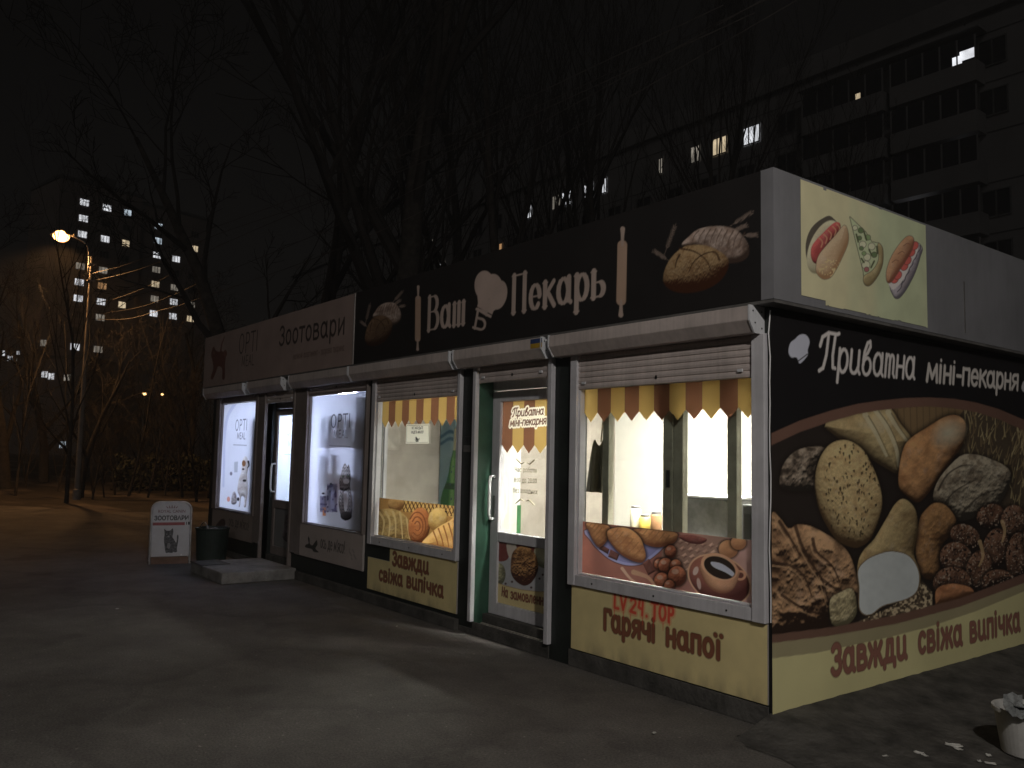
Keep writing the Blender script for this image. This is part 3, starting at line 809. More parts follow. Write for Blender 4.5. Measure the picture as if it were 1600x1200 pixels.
# ---- pet-shop fascia sign
ps = thing('pet_shop_sign', (-7.9, -.09, 2.55), 'beige pet shop fascia sign with dark Cyrillic lettering and a red-brown dog and cat', 'sign')
MB().box(-10.56, -5.345, -.1185, -.04, 2.547, 3.346).box(-5.352, -5.336, -.128, -.04, 2.547, 3.35).build('panel', M['pvc_dirty'], ps)
a = Art('y', -.12, -10.56, -5.353, 2.548, 3.347, .008, (58, 50, 47), 9.0)
dk = (20, 16, 15)
a.text('OPTI', (372, 554), (403, 548), .30, dict(w=.075, gap=.06), dk)
a.text('MEAL', (377, 573), (397, 570.5), .16, dict(w=.085, gap=.06), dk)
a.text('Зоотовари', (435, 542), (540, 523), .275, SANS, dk)
a.text('великий асортимент - здорова тварина', (458, 562), (538, 548), .062, dict(w=.13, xh=1.0, gap=.06), (34, 25, 22))
red = (38, 23, 20)
an_ = [(155, 740), (170, 705), (185, 735), (212, 748), (224, 738), (248, 748), (262, 730), (264, 790), (258, 850), (256, 955), (236, 960), (235, 880), (206, 862), (195, 885), (178, 930), (160, 965), (146, 950), (166, 880), (160, 820), (150, 780)]
a.fill(a.poly([(300 + x / 5, 400 + y / 5) for x, y in an_], k=3), red)
a.fill(a.line([(345, 548), (346.5, 538), (349, 531), (350.5, 526)], 2.2, 1.2), red)
a.fill(a.ell(352, 552, 3, 5), (44, 28, 24)); a.fill(a.ell(334, 551, 1.5, 3), (46, 32, 28))
a.build('print', SIGN, ps)

# ---- short-side fascia with snack poster
sf = thing('grey_fascia_panel', (.09, 1.9, 2.55), 'plain grey sheet-metal fascia along the short side of the kiosk roof', 'fascia panel')
MB().box(.03, .12, -.122, 2.33, 2.547, 3.35).box(.03, .1185, 2.334, KD + .1, 2.547, 3.35).build('panel', M['sidegrey'], sf)
MB().box(.1195, .124, 2.322, 2.336, 2.60, 3.0).build('joint_strip', M['trim'], sf)
sk = thing('snack_poster', (.122, .94, 2.56), 'pale yellow-green poster of hot dog, pizza slice and sandwich on grey fascia', 'poster')
a = Art('x', .123, .155, 1.735, 2.572, 3.335, .005, (107, 103, 79), SG + .3)
a.over(np.clip((fbm(a.A * 1.3, a.B * .35, 21) - .42) * 4, 0, 1) * .8, (94, 101, 79))
a.over(np.clip((fbm(a.A * .9, a.B * .3, 8) - .55) * 4, 0, 1) * .5, (112, 104, 82))
ink = (44, 40, 34)
bun = [(1300, 339), (1284, 342), (1268, 356), (1260, 375), (1259, 396), (1264, 412), (1276, 424), (1300, 420), (1318, 370)]
a.fill(a.poly(bun), ink); a.loaf(a.ell(1287, 386, 22, 44, 22), 10, (82, 78, 60), (112, 108, 88), ts=14, ta=.1)
saus = [(1267, 400), (1268, 386), (1276, 374), (1286, 364), (1297, 353), (1306, 347), (1313, 350), (1312, 362), (1301, 374), (1290, 392), (1279, 411), (1271, 410)]
a.loaf(a.poly(saus), 8, (58, 18, 20), (112, 44, 42), ts=9, ta=.1)
for x, y in ((1280, 372), (1287, 366), (1294, 360), (1301, 354), (1307, 350)):
    a.fill(a.line([(x, y), (x + 5, y + 6), (x + 3, y + 14)], 2.2), (118, 82, 60), op=.8)
fb = [(1275, 417), (1279, 400), (1291, 384), (1306, 367), (1319, 352), (1325, 362), (1325, 380), (1316, 402), (1306, 422), (1297, 434), (1286, 436), (1277, 428)]
a.fill(a.poly(fb) - .8, ink, op=.7); a.loaf(a.poly(fb), 14, (92, 68, 44), (122, 104, 80), ts=12, ta=.12)
a.specks(np.maximum(a.ell(1296, 418, 18, 14), a.poly(fb)), (118, 104, 72), 2.2, .62, 4)
piz = [(1328, 339), (1352, 362), (1362, 378), (1373, 380), (1377, 396), (1374, 420), (1362, 436), (1350, 434), (1349, 424)]
a.fill(a.poly(piz, smooth=False) - 1, ink); a.fill(a.poly(piz, smooth=False), (98, 104, 80))
cr = [(1350, 432), (1364, 422), (1373, 405), (1372, 381), (1379, 388), (1379, 412), (1371, 432), (1359, 446), (1351, 444)]
a.fill(a.poly(cr) - .8, ink); a.loaf(a.poly(cr), 6, (72, 62, 40), (108, 100, 70), ts=10)
for (x, y, r, q) in ((1336, 356, 3.5, 0), (1345, 360, 4, 1), (1348, 382, 5, 0), (1356, 371, 4, 2), (1343, 372, 3, 1), (1355, 402, 5, 0), (1362, 385, 5, 0), (1350, 396, 3, 2), (1353, 414, 6, 0), (1366, 398, 4, 1), (1346, 388, 3, 1), (1354, 421, 3.5, 3)):
    a.fill(a.ell(x, y, r + .8, r + .8), ink); a.fill(a.ell(x, y, r, r), [(112, 112, 92), (54, 66, 42), (70, 84, 54), (90, 52, 52)][q])
for P in ([(1350, 362), (1354, 375)], [(1338, 366), (1341, 378)], [(1358, 390), (1362, 399)], [(1346, 404), (1350, 410)], [(1370, 385), (1371, 396)], [(1361, 418), (1366, 408)]):
    a.fill(a.line(P, 2.6, smooth=False), (42, 46, 30))
low = [(1392, 440), (1396, 462), (1404, 466), (1416, 452), (1430, 425), (1438, 400), (1441, 388), (1432, 380), (1420, 400)]
a.fill(a.poly(low) - .8, (36, 34, 34)); a.loaf(a.poly(low), 8, (56, 53, 58), (104, 99, 104), ts=6, ta=.3)
for i in range(6):
    a.fill(a.line([(1402 + i * 6, 456 - i * 12), (1408 + i * 6, 449 - i * 12), (1410 + i * 5.5, 438 - i * 11)], 1.6), (40, 38, 42))
wt = [(1388, 440), (1402, 430), (1412, 410), (1424, 388), (1433, 383), (1434, 392), (1424, 412), (1412, 436), (1400, 450), (1394, 452)]
a.fill(a.poly(wt), (110, 106, 104))
for x, y in ((1398, 436), (1403, 430), (1413, 416), (1418, 407), (1424, 394), (1429, 384)):
    a.fill(a.ell(x, y, 6, 7.5, 30), (60, 26, 24)); a.fill(a.ell(x, y, 5.2, 6.6, 30), (112, 46, 40))
tb = [(1386, 440), (1385, 425), (1391, 405), (1402, 386), (1415, 371), (1424, 369), (1428, 376), (1424, 392), (1412, 412), (1400, 430), (1392, 441)]
a.fill(a.poly(tb) - .8, ink, op=.8); a.loaf(a.poly(tb), 10, (76, 44, 30), (118, 88, 62), ts=9, ta=.2)
for i in range(3): a.fill(a.line([(1394 + i * 9, 410 - i * 13), (1400 + i * 9, 406 - i * 13), (1404 + i * 9, 408 - i * 13)], 1.2), (70, 42, 30))
ks = np.hypot(np.maximum(0, .06 - (a.A - .155)), np.maximum(0, .05 - (a.B - 2.572)))
torn = (fbm(a.A * 9, a.B * 9, 31) * .018 > np.minimum(3.335 - a.B, a.B - 2.572) + .009) | ((a.A < .42) & (a.B < 2.60 + .0)) | ((a.A > .40) & (a.A < .44) & (a.B > 3.318))
a.mute(.16)
a.build('print', STICK, sk, keep=~torn)

# ---- big bread banner on the short side
bn = thing('bread_banner', (.03, 1.85, .09), 'large bread banner covering the short side wall, loaves above a yellow slogan strip', 'banner')
a = Art('x', .02, -.012, 3.71, .088, 2.50, .0068, (10, 9, 10), SG)
band_top = [(1196, 788), (1203, 676 + 2), (1250, 657), (1300, 641), (1340, 631), (1375, 626), (1415, 622), (1450, 621), (1490, 623), (1525, 629), (1560, 639), (1600, 656), (1640, 680), (1700, 730), (1700, 870), (1600, 898), (1500, 935), (1400, 961), (1300, 980), (1205, 992), (1196, 993)]
inner = [(1196, 800), (1203, 697), (1250, 675), (1297, 659), (1340, 647), (1375, 641), (1415, 637), (1450, 635), (1490, 638), (1525, 644), (1560, 655), (1600, 673), (1640, 700), (1700, 760), (1700, 870), (1600, 896), (1500, 935), (1400, 961), (1300, 980), (1205, 992), (1196, 993)]
a.fill(a.poly(band_top, smooth=False), (58, 40, 32))
pic = a.poly(inner, smooth=False); a.fill(pic, (20, 16, 14))
def inpic(sd): return np.maximum(sd, pic)
wood = [(1330, 630), (1500, 625), (1620, 670), (1520, 700), (1400, 735), (1340, 680)]
a.fill(inpic(a.poly(wood)), (66, 52, 32)); 
for i in range(12): a.fill(inpic(a.line([(1382 + i * 10, 628), (1384 + i * 10, 700)], 1.4, smooth=False)), (44, 34, 22), op=.7)
# wheat heap
wh = [(1500, 648), (1540, 640), (1640, 680), (1700, 760), (1700, 860), (1560, 800), (1515, 770), (1500, 720)]
sdw = inpic(a.poly(wh)); a.fill(sdw, (40, 33, 24))
rw = random.Random(4)
for i in range(420):
    x = rw.uniform(1505, 1660); y = rw.uniform(640, 800); an = rw.uniform(-.5, .9); L = rw.uniform(9, 26)
    if a is not None: 
        l_ = np.maximum(a.line([(x, y), (x + L * math.sin(an) * .6, y - L * math.cos(an))], 1.7, .6, smooth=False), sdw)
        a.fill(l_, (rw.choice([(86, 75, 48), (72, 60, 38), (98, 88, 60), (58, 47, 30)])), op=.85)
A_ = lambda P, R, d, l, **k: a.loaf(inpic(a.poly(P)), R, d, (l[0], l[1] * .955, l[2] * .93), halo=9, lim=pic, **k)
A_([(1290, 662), (1340, 640), (1385, 634), (1407, 662), (1420, 678), (1426, 690), (1417, 705), (1408, 728), (1402, 740), (1385, 732), (1352, 712), (1322, 692), (1304, 680)], 34, (36, 28, 18), (104, 96, 66), L=(-.2, .6, .8), ts=13, ta=.3, seed=2)
for P in ([(1368, 640), (1385, 665), (1400, 700), (1404, 728)], [(1388, 644), (1402, 668), (1418, 690)], [(1352, 648), (1366, 672), (1385, 712)]):
    a.fill(inpic(a.line(P, 9, 4)), (112, 108, 88), op=.55); a.fill(inpic(a.line([(x + 5, y + 2) for x, y in P], 2, 1)), (50, 42, 28), op=.8)
A_([(1405, 732), (1412, 700), (1424, 684), (1450, 667), (1475, 652), (1495, 649), (1509, 662), (1506, 690), (1488, 718), (1466, 750), (1446, 776), (1433, 785), (1418, 776), (1405, 761)], 26, (38, 24, 13), (112, 84, 50), L=(-.25, .6, .75), ts=9, ta=.3, seed=7)
a.fill(inpic(a.ell(1482, 676, 24, 18, -35)) + 4, (104, 106, 92), aa=16, op=.7)
A_([(1459, 782), (1463, 757), (1480, 732), (1507, 710), (1545, 716), (1580, 740), (1560, 790), (1530, 806), (1500, 814), (1480, 800)], 26, (28, 25, 21), (96, 93, 80), ts=5, ta=.55, seed=9)
for P in ([(1466, 766), (1480, 742), (1502, 728), (1520, 727)], [(1478, 784), (1494, 766), (1524, 750)], [(1505, 800), (1530, 776), (1560, 764)]):
    a.fill(inpic(a.line(P, 3.4, 1.4)), (32, 27, 22), op=.85)
A_([(1218, 752), (1224, 726), (1240, 707), (1262, 699), (1288, 700), (1282, 722), (1276, 748), (1276, 764), (1250, 768), (1225, 765)], 20, (20, 17, 14), (84, 78, 68), ts=5, ta=.9, seed=15)
A_([(1204, 806), (1219, 810), (1232, 826), (1246, 820), (1266, 822), (1290, 834), (1312, 848), (1328, 868), (1337, 895), (1341, 926), (1338, 956), (1330, 974), (1300, 984), (1250, 990), (1200, 996), (1196, 900)], 46, (26, 17, 12), (108, 86, 60), L=(-.1, .8, .5), ts=11, ta=.9, seed=19)
for P in ([(1243, 822), (1252, 850), (1268, 880), (1284, 905), (1296, 945)], [(1208, 880), (1236, 884), (1256, 900), (1268, 930)], [(1270, 842), (1276, 862), (1300, 884), (1312, 910)], [(1218, 815), (1238, 846), (1250, 868)], [(1222, 930), (1250, 948), (1280, 960)], [(1284, 905), (1310, 922), (1334, 926)]):
    a.fill(inpic(a.line(P, 5.5, 2)), (30, 19, 13), op=.85); a.fill(inpic(a.line([(x - 4, y + 4) for x, y in P], 3, 1)), (112, 88, 62), op=.5)
A_([(1297, 938), (1312, 926), (1331, 920), (1338, 940), (1337, 962), (1320, 978), (1300, 974)], 12, (54, 50, 34), (108, 104, 78), ts=3, ta=.7, seed=5)
grain = [(1330, 976), (1362, 962), (1416, 936), (1434, 900), (1457, 926), (1456, 956), (1400, 964), (1335, 982)]
sdg = inpic(a.poly(grain, smooth=False)); a.fill(sdg, (52, 43, 32)); a.specks(sdg, (108, 96, 74), 3.2, .5, 3); a.specks(sdg, (34, 27, 20), 3.0, .62, 8)
A_([(1432, 842), (1437, 812), (1445, 798), (1460, 786), (1478, 790), (1494, 812), (1489, 834), (1472, 852), (1466, 902), (1450, 905), (1438, 896), (1431, 866)], 22, (34, 22, 13), (98, 74, 42), ts=5, ta=.35, seed=23)
for (x, y, rx, ry, an) in ((1548, 806, 22, 18, -20), (1584, 815, 20, 26, 0), (1508, 838, 24, 18, 25), (1556, 856, 20, 30, 10), (1494, 872, 26, 24, 40), (1530, 890, 20, 30, 10), (1590, 868, 18, 36, 5), (1488, 912, 30, 26, 0), (1625, 840, 26, 40, 0), (1640, 900, 30, 40, 0), (1560, 910, 26, 20, 0)):
    sd = inpic(a.ell(x, y, rx, ry, an)); a.loaf(sd, 13, (20, 13, 10), (70, 48, 34), halo=6, lim=pic, ts=5, ta=.5, seed=x)
    a.specks(sd, (88, 76, 64), 2.0, .70, x); a.specks(sd, (20, 14, 12), 2.2, .68, x + 1)
A_([(1462, 942), (1464, 920), (1488, 912), (1516, 918), (1520, 930), (1490, 942), (1468, 948)], 10, (52, 32, 18), (108, 74, 44), ts=5, seed=3)
for P in ([(1531, 846), (1536, 868), (1530, 884)], [(1566, 815), (1570, 830), (1566, 846)]): a.fill(inpic(a.line(P, 6, 3)), (112, 92, 62), op=.6)
# the sliced white loaf and the seeded bun in front
A_([(1340, 884), (1348, 862), (1366, 842), (1384, 812), (1400, 786), (1414, 780), (1430, 796), (1434, 826), (1428, 866), (1436, 890), (1434, 915), (1380, 930), (1345, 910)], 24, (46, 36, 20), (108, 98, 66), ts=7, ta=.25, seed=31)
sl = [(1341, 892), (1352, 877), (1368, 868), (1390, 862), (1412, 865), (1425, 874), (1434, 890), (1436, 908), (1431, 925), (1415, 936), (1380, 946), (1362, 959), (1350, 959), (1343, 948), (1343, 918)]
a.fill(inpic(a.poly(sl) - 1.6), (62, 50, 32)); a.fill(inpic(a.poly(sl)), (106, 110, 110))
a.over(np.clip(.5 - inpic(a.poly(sl) + 3) / 3, 0, 1) * np.clip((fbm(a.u / 9, a.v / 9, 3) - .4) * 2, 0, 1) * .4, (94, 98, 98))
egg = [(1312, 688), (1330, 690), (1350, 705), (1366, 735), (1376, 765), (1378, 790), (1372, 815), (1360, 842), (1345, 854), (1330, 855), (1308, 844), (1291, 820), (1280, 795), (1274, 765), (1275, 737), (1283, 712), (1296, 695)]
sd = a.poly(egg); a.loaf(sd, 44, (42, 30, 17), (112, 97, 64), halo=9, lim=pic, L=(.1, .6, .8), ts=3.5, ta=.13, seed=37)
for i in range(120):
    t = rw.uniform(0, 6.28); r = math.sqrt(rw.uniform(0, 1)); x = 1330 + 44 * r * math.cos(t); y = 770 + 76 * r * math.sin(t)
    a.fill(np.maximum(a.line([(x, y), (x + rw.uniform(-1, 1.5), y + rw.uniform(1.5, 4))], rw.uniform(1.6, 3.4), 1.2, smooth=False), sd), (26, 19, 11), op=.95)
# lower bands and slogan
bt = [(1190, 994), (1205, 992), (1300, 980), (1400, 961), (1500, 935), (1600, 898), (1700, 850)]
def under(P): return a.poly(list(P) + [(1700, 1180), (1190, 1180)], smooth=False)
a.fill(under(bt), (60, 42, 33))
a.fill(under([(1190, 1007), (1205, 1005), (1300, 993), (1400, 975), (1500, 948), (1600, 911), (1700, 862)]), (84, 78, 56))
a.fill(under([(1190, 1031), (1205, 1029), (1275, 1020), (1375, 999), (1450, 980), (1525, 955), (1600, 924), (1700, 878)]), (122, 117, 80))
bw = (76, 47, 38)
for gr, cc in ((.011, (52, 28, 22)), (0, bw)):
    a.text('Завжди', (1297, 1060), (1420, 1030), .215, CHUNK, cc, grow=gr)
    a.text('свіжа', (1433, 1024), (1506, 1009), .205, CHUNK, cc, grow=gr)
    a.text('випічка', (1514, 1006), (1596, 987), .205, CHUNK, cc, grow=gr)
# header
a.text('Приватна', (1275, 581), (1432, 595), .285, dict(SCRIPT, w=.10, thin=.08), (112, 108, 106))
a.text('міні-пекарня', (1445, 598), (1593, 612), .24, dict(SCRIPT, w=.15, thin=.115), (108, 104, 100))
h2 = [(1232, 549), (1235, 536), (1242, 530), (1250, 523), (1260, 524), (1265, 534), (1262, 547), (1262, 555), (1250, 568), (1245, 559), (1236, 558)]
chef_hat(a, h2, (114, 116, 126), [(1246, 565), (1262, 553)])
chef_hat(a, [(x + 364, y + 58 + (y - 545) * -.25) for x, y in h2], (100, 98, 100), [(1611, 618), (1625, 609)])
a.mute(.16)
a.build('print', BANNER, bn)
MB().box(.002, .017, -.008, 3.705, .095, 2.49).build('backing_sheet', M['black'], bn)

# ---- yellow slogan panels under the windows
def slogan(name, x0, x1, z0, z1, label, lines, cut=None):
    t = thing(name, ((x0 + x1) / 2, -.02, z0), label, 'slogan panel')
    b = MB()
    if cut: b.prism([(x0, z0), (x1, z0), (x1, z1), (cut[0], z1), (cut[0], cut[1]), (x0, cut[1])], 'y', -.013, -.002)
    else: b.box(x0, x1, -.013, -.002, z0, z1)
    b.build('sheet', M['pvc_dirty'], t)
    a = Art('y', -.0145, x0, x1, z0, z1, .0055, (99, 91, 65), FG + .4)
    dirtm = np.clip((.16 - (a.B - z0)) / .16, 0, 1) ** 2 * np.clip((fbm(a.A * 14, a.B * 5, 5) - .35) * 3, 0, 1)
    a.over(dirtm * .6, (60, 54, 42))
    for gr, c in ((.009, (38, 20, 14)), (0, (58, 34, 24))):
        for (txt, p0, p1, cap) in lines: a.text(txt, p0, p1, cap, CHUNK, c, grow=gr)
    if x0 > -2:
        rd = random.Random(5); R_ = (122, 36, 28)
        G = dict(w=.19, gap=.10)
        for gr, op in ((.03, .3), (0.0, .9)):
            for txt, p0, p1, cap in (('LV', (957, 951), (980, 957), .115), ('24.', (982, 957), (1014, 967), .115), ('TOP', (1016, 967), (1055, 977), .125)):
                a.text(txt, p0, p1, cap, G, R_, op=op, grow=gr)
        for x, y in ((960, 953), (974, 957), (985, 960), (1004, 965), (1021, 970), (1036, 974), (1046, 972)):
            a.fill(a.line([(x, y), (x, y + rd.uniform(6, 12))], 1.6, .6, smooth=False), R_, op=.75)
    keep = None
    if cut: keep = ~((a.A < cut[0]) & (a.B > cut[1] - .004))
    a.build('print', STICK, t, keep=keep)
slogan('slogan_panel', -1.765, -.012, .136, .604, 'yellow hot-drinks panel with red graffiti under the bakery window nearest the corner',
       [('Гарячі', (941, 985), (1027, 1007), .165), ('напої', (1038, 1010), (1131, 1035), .165)])
slogan('slogan_panel', -5.03, -3.325, .137, .605, 'dim yellow slogan panel with a notched corner under the middle bakery window',
       [('Завжди', (612, 884), (671, 899), .155), ('свіжа', (591, 907), (630, 918), .145), ('випічка', (634, 918), (694, 936), .145)], cut=(-4.565, .468))

# ---- awning-pattern films on the bakery glass
def awning(x0, x1, z0, zt, zv, nst, first, y, label, cols, tip=.07):
    t = thing('awning_film', ((x0 + x1) / 2, y, z0), label, 'window film')
    a = Art('y', y, x0, x1, z0, zt, .004, (0, 0, 0), 1.0)
    sw = (x1 - x0) / nst
    k = np.clip(((a.A - x0) / sw).astype(int), 0, nst - 1)
    fr_ = (a.A - x0) / sw - k
    odd = ((k + first) % 2 == 1)[..., None]
    a.c = np.where(odd, np.array(cols[1]), np.array(cols[0])) * np.ones_like(a.c)
    edge_z = zv - tip * (1 - np.abs(fr_ - .5) * 2)
    band = (a.B < zv + .004) & (a.B > zv - .004)
    keep = a.B > edge_z - .003
    return a, t, keep
YB = ((.40, .27, .095), (.15, .068, .04))
a, t, keep = awning(-1.70, -.112, 1.835, 2.36, 1.915, 11, 0, .030, 'striped yellow and brown awning film across the top of the corner bakery window', [[min(.85, v * 1.95) for v in c] for c in YB])
a.build('print', FILM, t, keep=keep)
a, t, keep = awning(-4.905, -3.368, 1.845, 2.36, 1.915, 11, 0, .030, 'striped awning film across the top of the middle bakery window, above the mask notice', [[v * 1.2 for v in c] for c in YB])
a.build('print', FILM, t, keep=keep)
a, t, keep = awning(-2.944, -2.172, 1.60, 2.056, 1.67, 5, 1, .174, 'striped awning film on the bakery door with white-edged script lettering', YB)
for gr, c in ((.034, np.array((.85, .8, .7))), (.004, np.array((.10, .035, .02)))):
    a.text('Приватна', (799, 652), (850, 648), .085, dict(SCRIPT, w=.11, thin=.09), c * np.ones_like(a.c), grow=gr)
    a.text('міні-пекарня', (796, 667), (854, 663), .085, dict(SCRIPT, w=.11, thin=.09), c * np.ones_like(a.c), grow=gr)
a.build('print', FILM, t, keep=keep)

# ---- coffee and croissant poster, corner window
t = thing('coffee_poster', (-.9, .03, .70), 'window poster of croissants on a blue plate, hazelnuts and a brown coffee cup', 'poster')
a = Art('y', .030, -1.70, -.112, .705, 1.088, .004, (96, 60, 52), 4.4)
a.over(np.clip((a.u - 1040) / 120, 0, 1), (114, 88, 84))
a.over(np.clip((930 - a.u) / 20, 0, 1) * .6, (120, 68, 56))
a.over(np.clip((fbm(a.u / 30, a.v / 30, 2) - .4), 0, 1), (70, 42, 38))
mt = [(1040, 846), (1105, 838), (1140, 846), (1110, 880), (1075, 905), (1040, 900)]
sd = a.poly(mt); a.fill(sd, (92, 70, 62))
for i in range(9):
    for j in range(6):
        x = 1046 + i * 12 + j * 3; y = 842 + j * 11 + i * 1.5
        a.loaf(np.maximum(a.poly([(x, y + 3), (x + 7, y - 2), (x + 11, y + 3), (x + 4, y + 8)], smooth=False), sd), 4, (84, 62, 54), (126, 102, 90), ts=5)
plate = [(921, 826), (924, 846), (938, 862), (955, 875), (978, 883), (1000, 882), (1018, 872), (1034, 858), (1041, 848), (1038, 832)]
a.fill(a.poly(plate) - 1.5, (60, 40, 42)); a.fill(a.poly(plate), (104, 106, 140)); a.fill(a.poly(plate) + 4, (74, 74, 108))
for P in ([(938, 850), (952, 858), (950, 866), (936, 858)], [(954, 858), (968, 866), (964, 876), (950, 870)]): a.loaf(a.poly(P, smooth=False), 4, (36, 20, 20), (72, 44, 40))
for P, st in (([(990, 827), (1022, 828), (1055, 832), (1058, 841), (1050, 850), (1030, 855), (1010, 851), (998, 840)], 5),
              ([(916, 818), (932, 818), (951, 822), (953, 834), (946, 848), (936, 855), (927, 845), (921, 832)], 4),
              ([(950, 829), (966, 824), (985, 827), (1000, 840), (1006, 855), (1009, 870), (1003, 879), (988, 876), (970, 866), (957, 852), (950, 841)], 6)):
    sd = a.poly(P); a.loaf(sd, 12, (76, 44, 26), (168, 120, 76), L=(-.1, .75, .6), ts=6, ta=.3, seed=st, halo=5)
    q0 = np.array(P[0]); q1 = np.array(P[len(P) // 2])
    for i in range(1, 7):
        c0 = q0 + (q1 - q0) * i / 7.5
        a.fill(np.maximum(a.line([c0 + (8, -9), c0 + (1, 0), c0 + (-8, 8)], 1.8, 1), sd), (84, 52, 30), op=.6)
for (x, y, r) in ((1048, 862, 9), (1030, 882, 8), (1040, 884, 11), (1056, 884, 9), (1034, 908, 12), (1058, 900, 14), (1046, 915, 8)):
    a.loaf(a.ell(x, y, r, r * 1.1), r, (56, 26, 16), (138, 82, 56), ts=4, seed=x, halo=4)
    a.fill(a.ell(x - 3, y - r * .5, r * .4, r * .3), (128, 110, 96), op=.6)
a.loaf(a.poly([(1004, 880), (1014, 873), (1025, 892), (1013, 899)], smooth=False), 4, (40, 20, 18), (76, 46, 40))
a.fill(a.line([(972, 888), (985, 904), (1004, 917)], 5, 2), (126, 104, 90)); a.fill(a.line([(990, 894), (1012, 902), (1024, 916)], 8, 3), (112, 86, 68))
for x, y, rx, ry in ((1138, 858, 15, 14), (1154, 848, 12, 11)): a.loaf(a.ell(x, y, rx, ry), 11, (106, 70, 46), (164, 120, 84), ts=9, ta=.15, halo=4)
a.loaf(a.poly([(1060, 838), (1080, 836), (1104, 842), (1096, 850), (1075, 848)]), 6, (50, 24, 22), (84, 46, 42))
a.fill(a.ell(1124, 906, 51, 36, 27) - 1.2, (150, 120, 96)); a.loaf(a.ell(1124, 906, 50, 35, 27), 30, (54, 26, 24), (92, 54, 46), ts=30, ta=.1)
a.fill(a.ell(1087, 892, 4, 7, 20), (140, 128, 124), op=.8); a.fill(a.ell(1092, 912, 3, 9, -10), (126, 112, 108), op=.7)
a.fill(a.ell(1157, 899, 9, 8) , (126, 90, 68)); a.fill(a.ell(1157, 899, 5, 4.5), (60, 32, 28))
a.loaf(a.poly([(1094, 882), (1098, 903), (1110, 920), (1128, 927), (1144, 922), (1153, 905), (1153, 888), (1120, 870)]), 14, (82, 52, 38), (138, 102, 78), L=(.2, .5, .8), ts=20, ta=.1)
a.fill(a.ell(1124, 886, 30, 20, 24), (150, 114, 88)); a.fill(a.ell(1124.5, 887, 26, 16, 24), (26, 20, 17))
a.fill(np.maximum(a.poly([(1111, 878), (1128, 881), (1146, 894), (1147, 902), (1133, 894), (1115, 886)]), a.ell(1124.5, 887, 25, 15, 24)), (126, 128, 142))
a.mute(.14)
a.build('print', printmat('coffee_print', .4, trans=.2, wear=.05), t)

# ---- pastry poster, middle window
t = thing('pastry_poster', (-4.1, .03, .70), 'backlit window poster of buns, a spiral roll and a wicker basket under the mask notice', 'poster')
a = Art('y', .030, -4.905, -3.368, .705, 1.098, .0045, (150, 112, 68), .9)
sdb = a.poly([(622, 778), (720, 786), (716, 812), (700, 806), (650, 800), (630, 800)], smooth=False)
a.fill(sdb, (196, 160, 104))
for i in range(16):
    a.fill(np.maximum(a.line([(624 + i * 6, 780), (634 + i * 6, 806)], 1.8, smooth=False), sdb), (70, 46, 26)); a.fill(np.maximum(a.line([(640 + i * 6, 780), (626 + i * 6, 806)], 1.5, smooth=False), sdb), (110, 78, 44))
a.loaf(a.ell(619, 787, 13, 12), 10, (104, 70, 40), (176, 138, 92), ts=8)
brd = [(584, 802), (600, 795), (618, 796), (632, 804), (641, 820), (646, 838), (646, 850), (620, 850), (582, 842)]
a.loaf(a.poly(brd), 16, (70, 52, 32), (176, 148, 100), ts=6, ta=.5, seed=4)
for i in range(5): a.fill(np.maximum(a.line([(592 + i * 11, 800), (600 + i * 9, 815), (596 + i * 11, 842)], 4, 1.5), a.poly(brd)), (196, 172, 128), op=.7)
a.loaf(a.ell(655, 822, 17, 29, 6), 16, (88, 48, 28), (196, 128, 84), ts=8, ta=.2)
for r in (4, 8, 12):
    P = [(652 + r * math.cos(t_) * 1.1, 822 + r * 1.8 * math.sin(t_)) for t_ in np.linspace(-2.6, 2.4, 9)]
    a.fill(a.line(P, 2.2, 1.2), (100, 54, 32), op=.8)
a.loaf(a.ell(684, 812, 15, 19, 10), 14, (140, 104, 58), (214, 180, 116), ts=9)
a.specks(a.ell(703, 798, 9, 10), (46, 32, 22), 2.4, .72, 4)
sbr = [(657, 852), (668, 838), (684, 824), (702, 814), (718, 806), (718, 864), (690, 862), (668, 858)]
a.loaf(a.poly(sbr), 16, (138, 88, 48), (222, 178, 116), ts=8, ta=.2, seed=6)
for i in range(5): a.fill(np.maximum(a.line([(677 + i * 8, 830 - i * 4), (683 + i * 8, 846 - i * 2), (686 + i * 8, 862)], 2.6, 1.2), a.poly(sbr)), (122, 66, 34), op=.85)
a.build('print', FILM, t)

# ---- door poster
t = thing('cake_poster', (-2.6, .17, .29), 'poster of a nut-topped cake above a made-to-order strip on the bakery door', 'poster')
a = Art('y', .168, -2.944, -2.176, .284, .811, .0045, (84, 84, 86), 6.4)
a.over(np.clip((fbm(a.u / 9, a.v / 9, 2) - .5) * 2, 0, 1) * .4, (66, 64, 66))
a.fill(a.poly([(776, 844), (794, 848), (796, 866), (790, 876), (776, 874)]), (58, 28, 26)); a.fill(a.poly([(792, 848), (812, 851), (806, 866), (796, 872)]), (100, 94, 88))
a.fill(a.poly([(808, 850), (836, 852), (834, 862), (812, 860)]), (56, 26, 24)); a.loaf(a.ell(852, 866, 18, 22), 12, (58, 60, 48), (98, 98, 82), ts=9)
a.loaf(a.ell(780, 897, 10, 17), 8, (48, 48, 38), (86, 84, 66), ts=3, ta=.8)
sdc = a.poly([(798, 885), (800, 866), (808, 856), (818, 853), (830, 858), (838, 870), (841, 888), (836, 902), (828, 912), (818, 915), (806, 908), (799, 897)])
a.loaf(sdc, 20, (32, 17, 13), (96, 72, 46), L=(-.1, .85, .4), ts=2.6, ta=.75, seed=3)
a.fill(np.maximum(a.poly([(796, 890), (806, 898), (820, 900), (834, 896), (843, 886), (840, 920), (800, 920)]), sdc) , (30, 15, 12), op=.65)
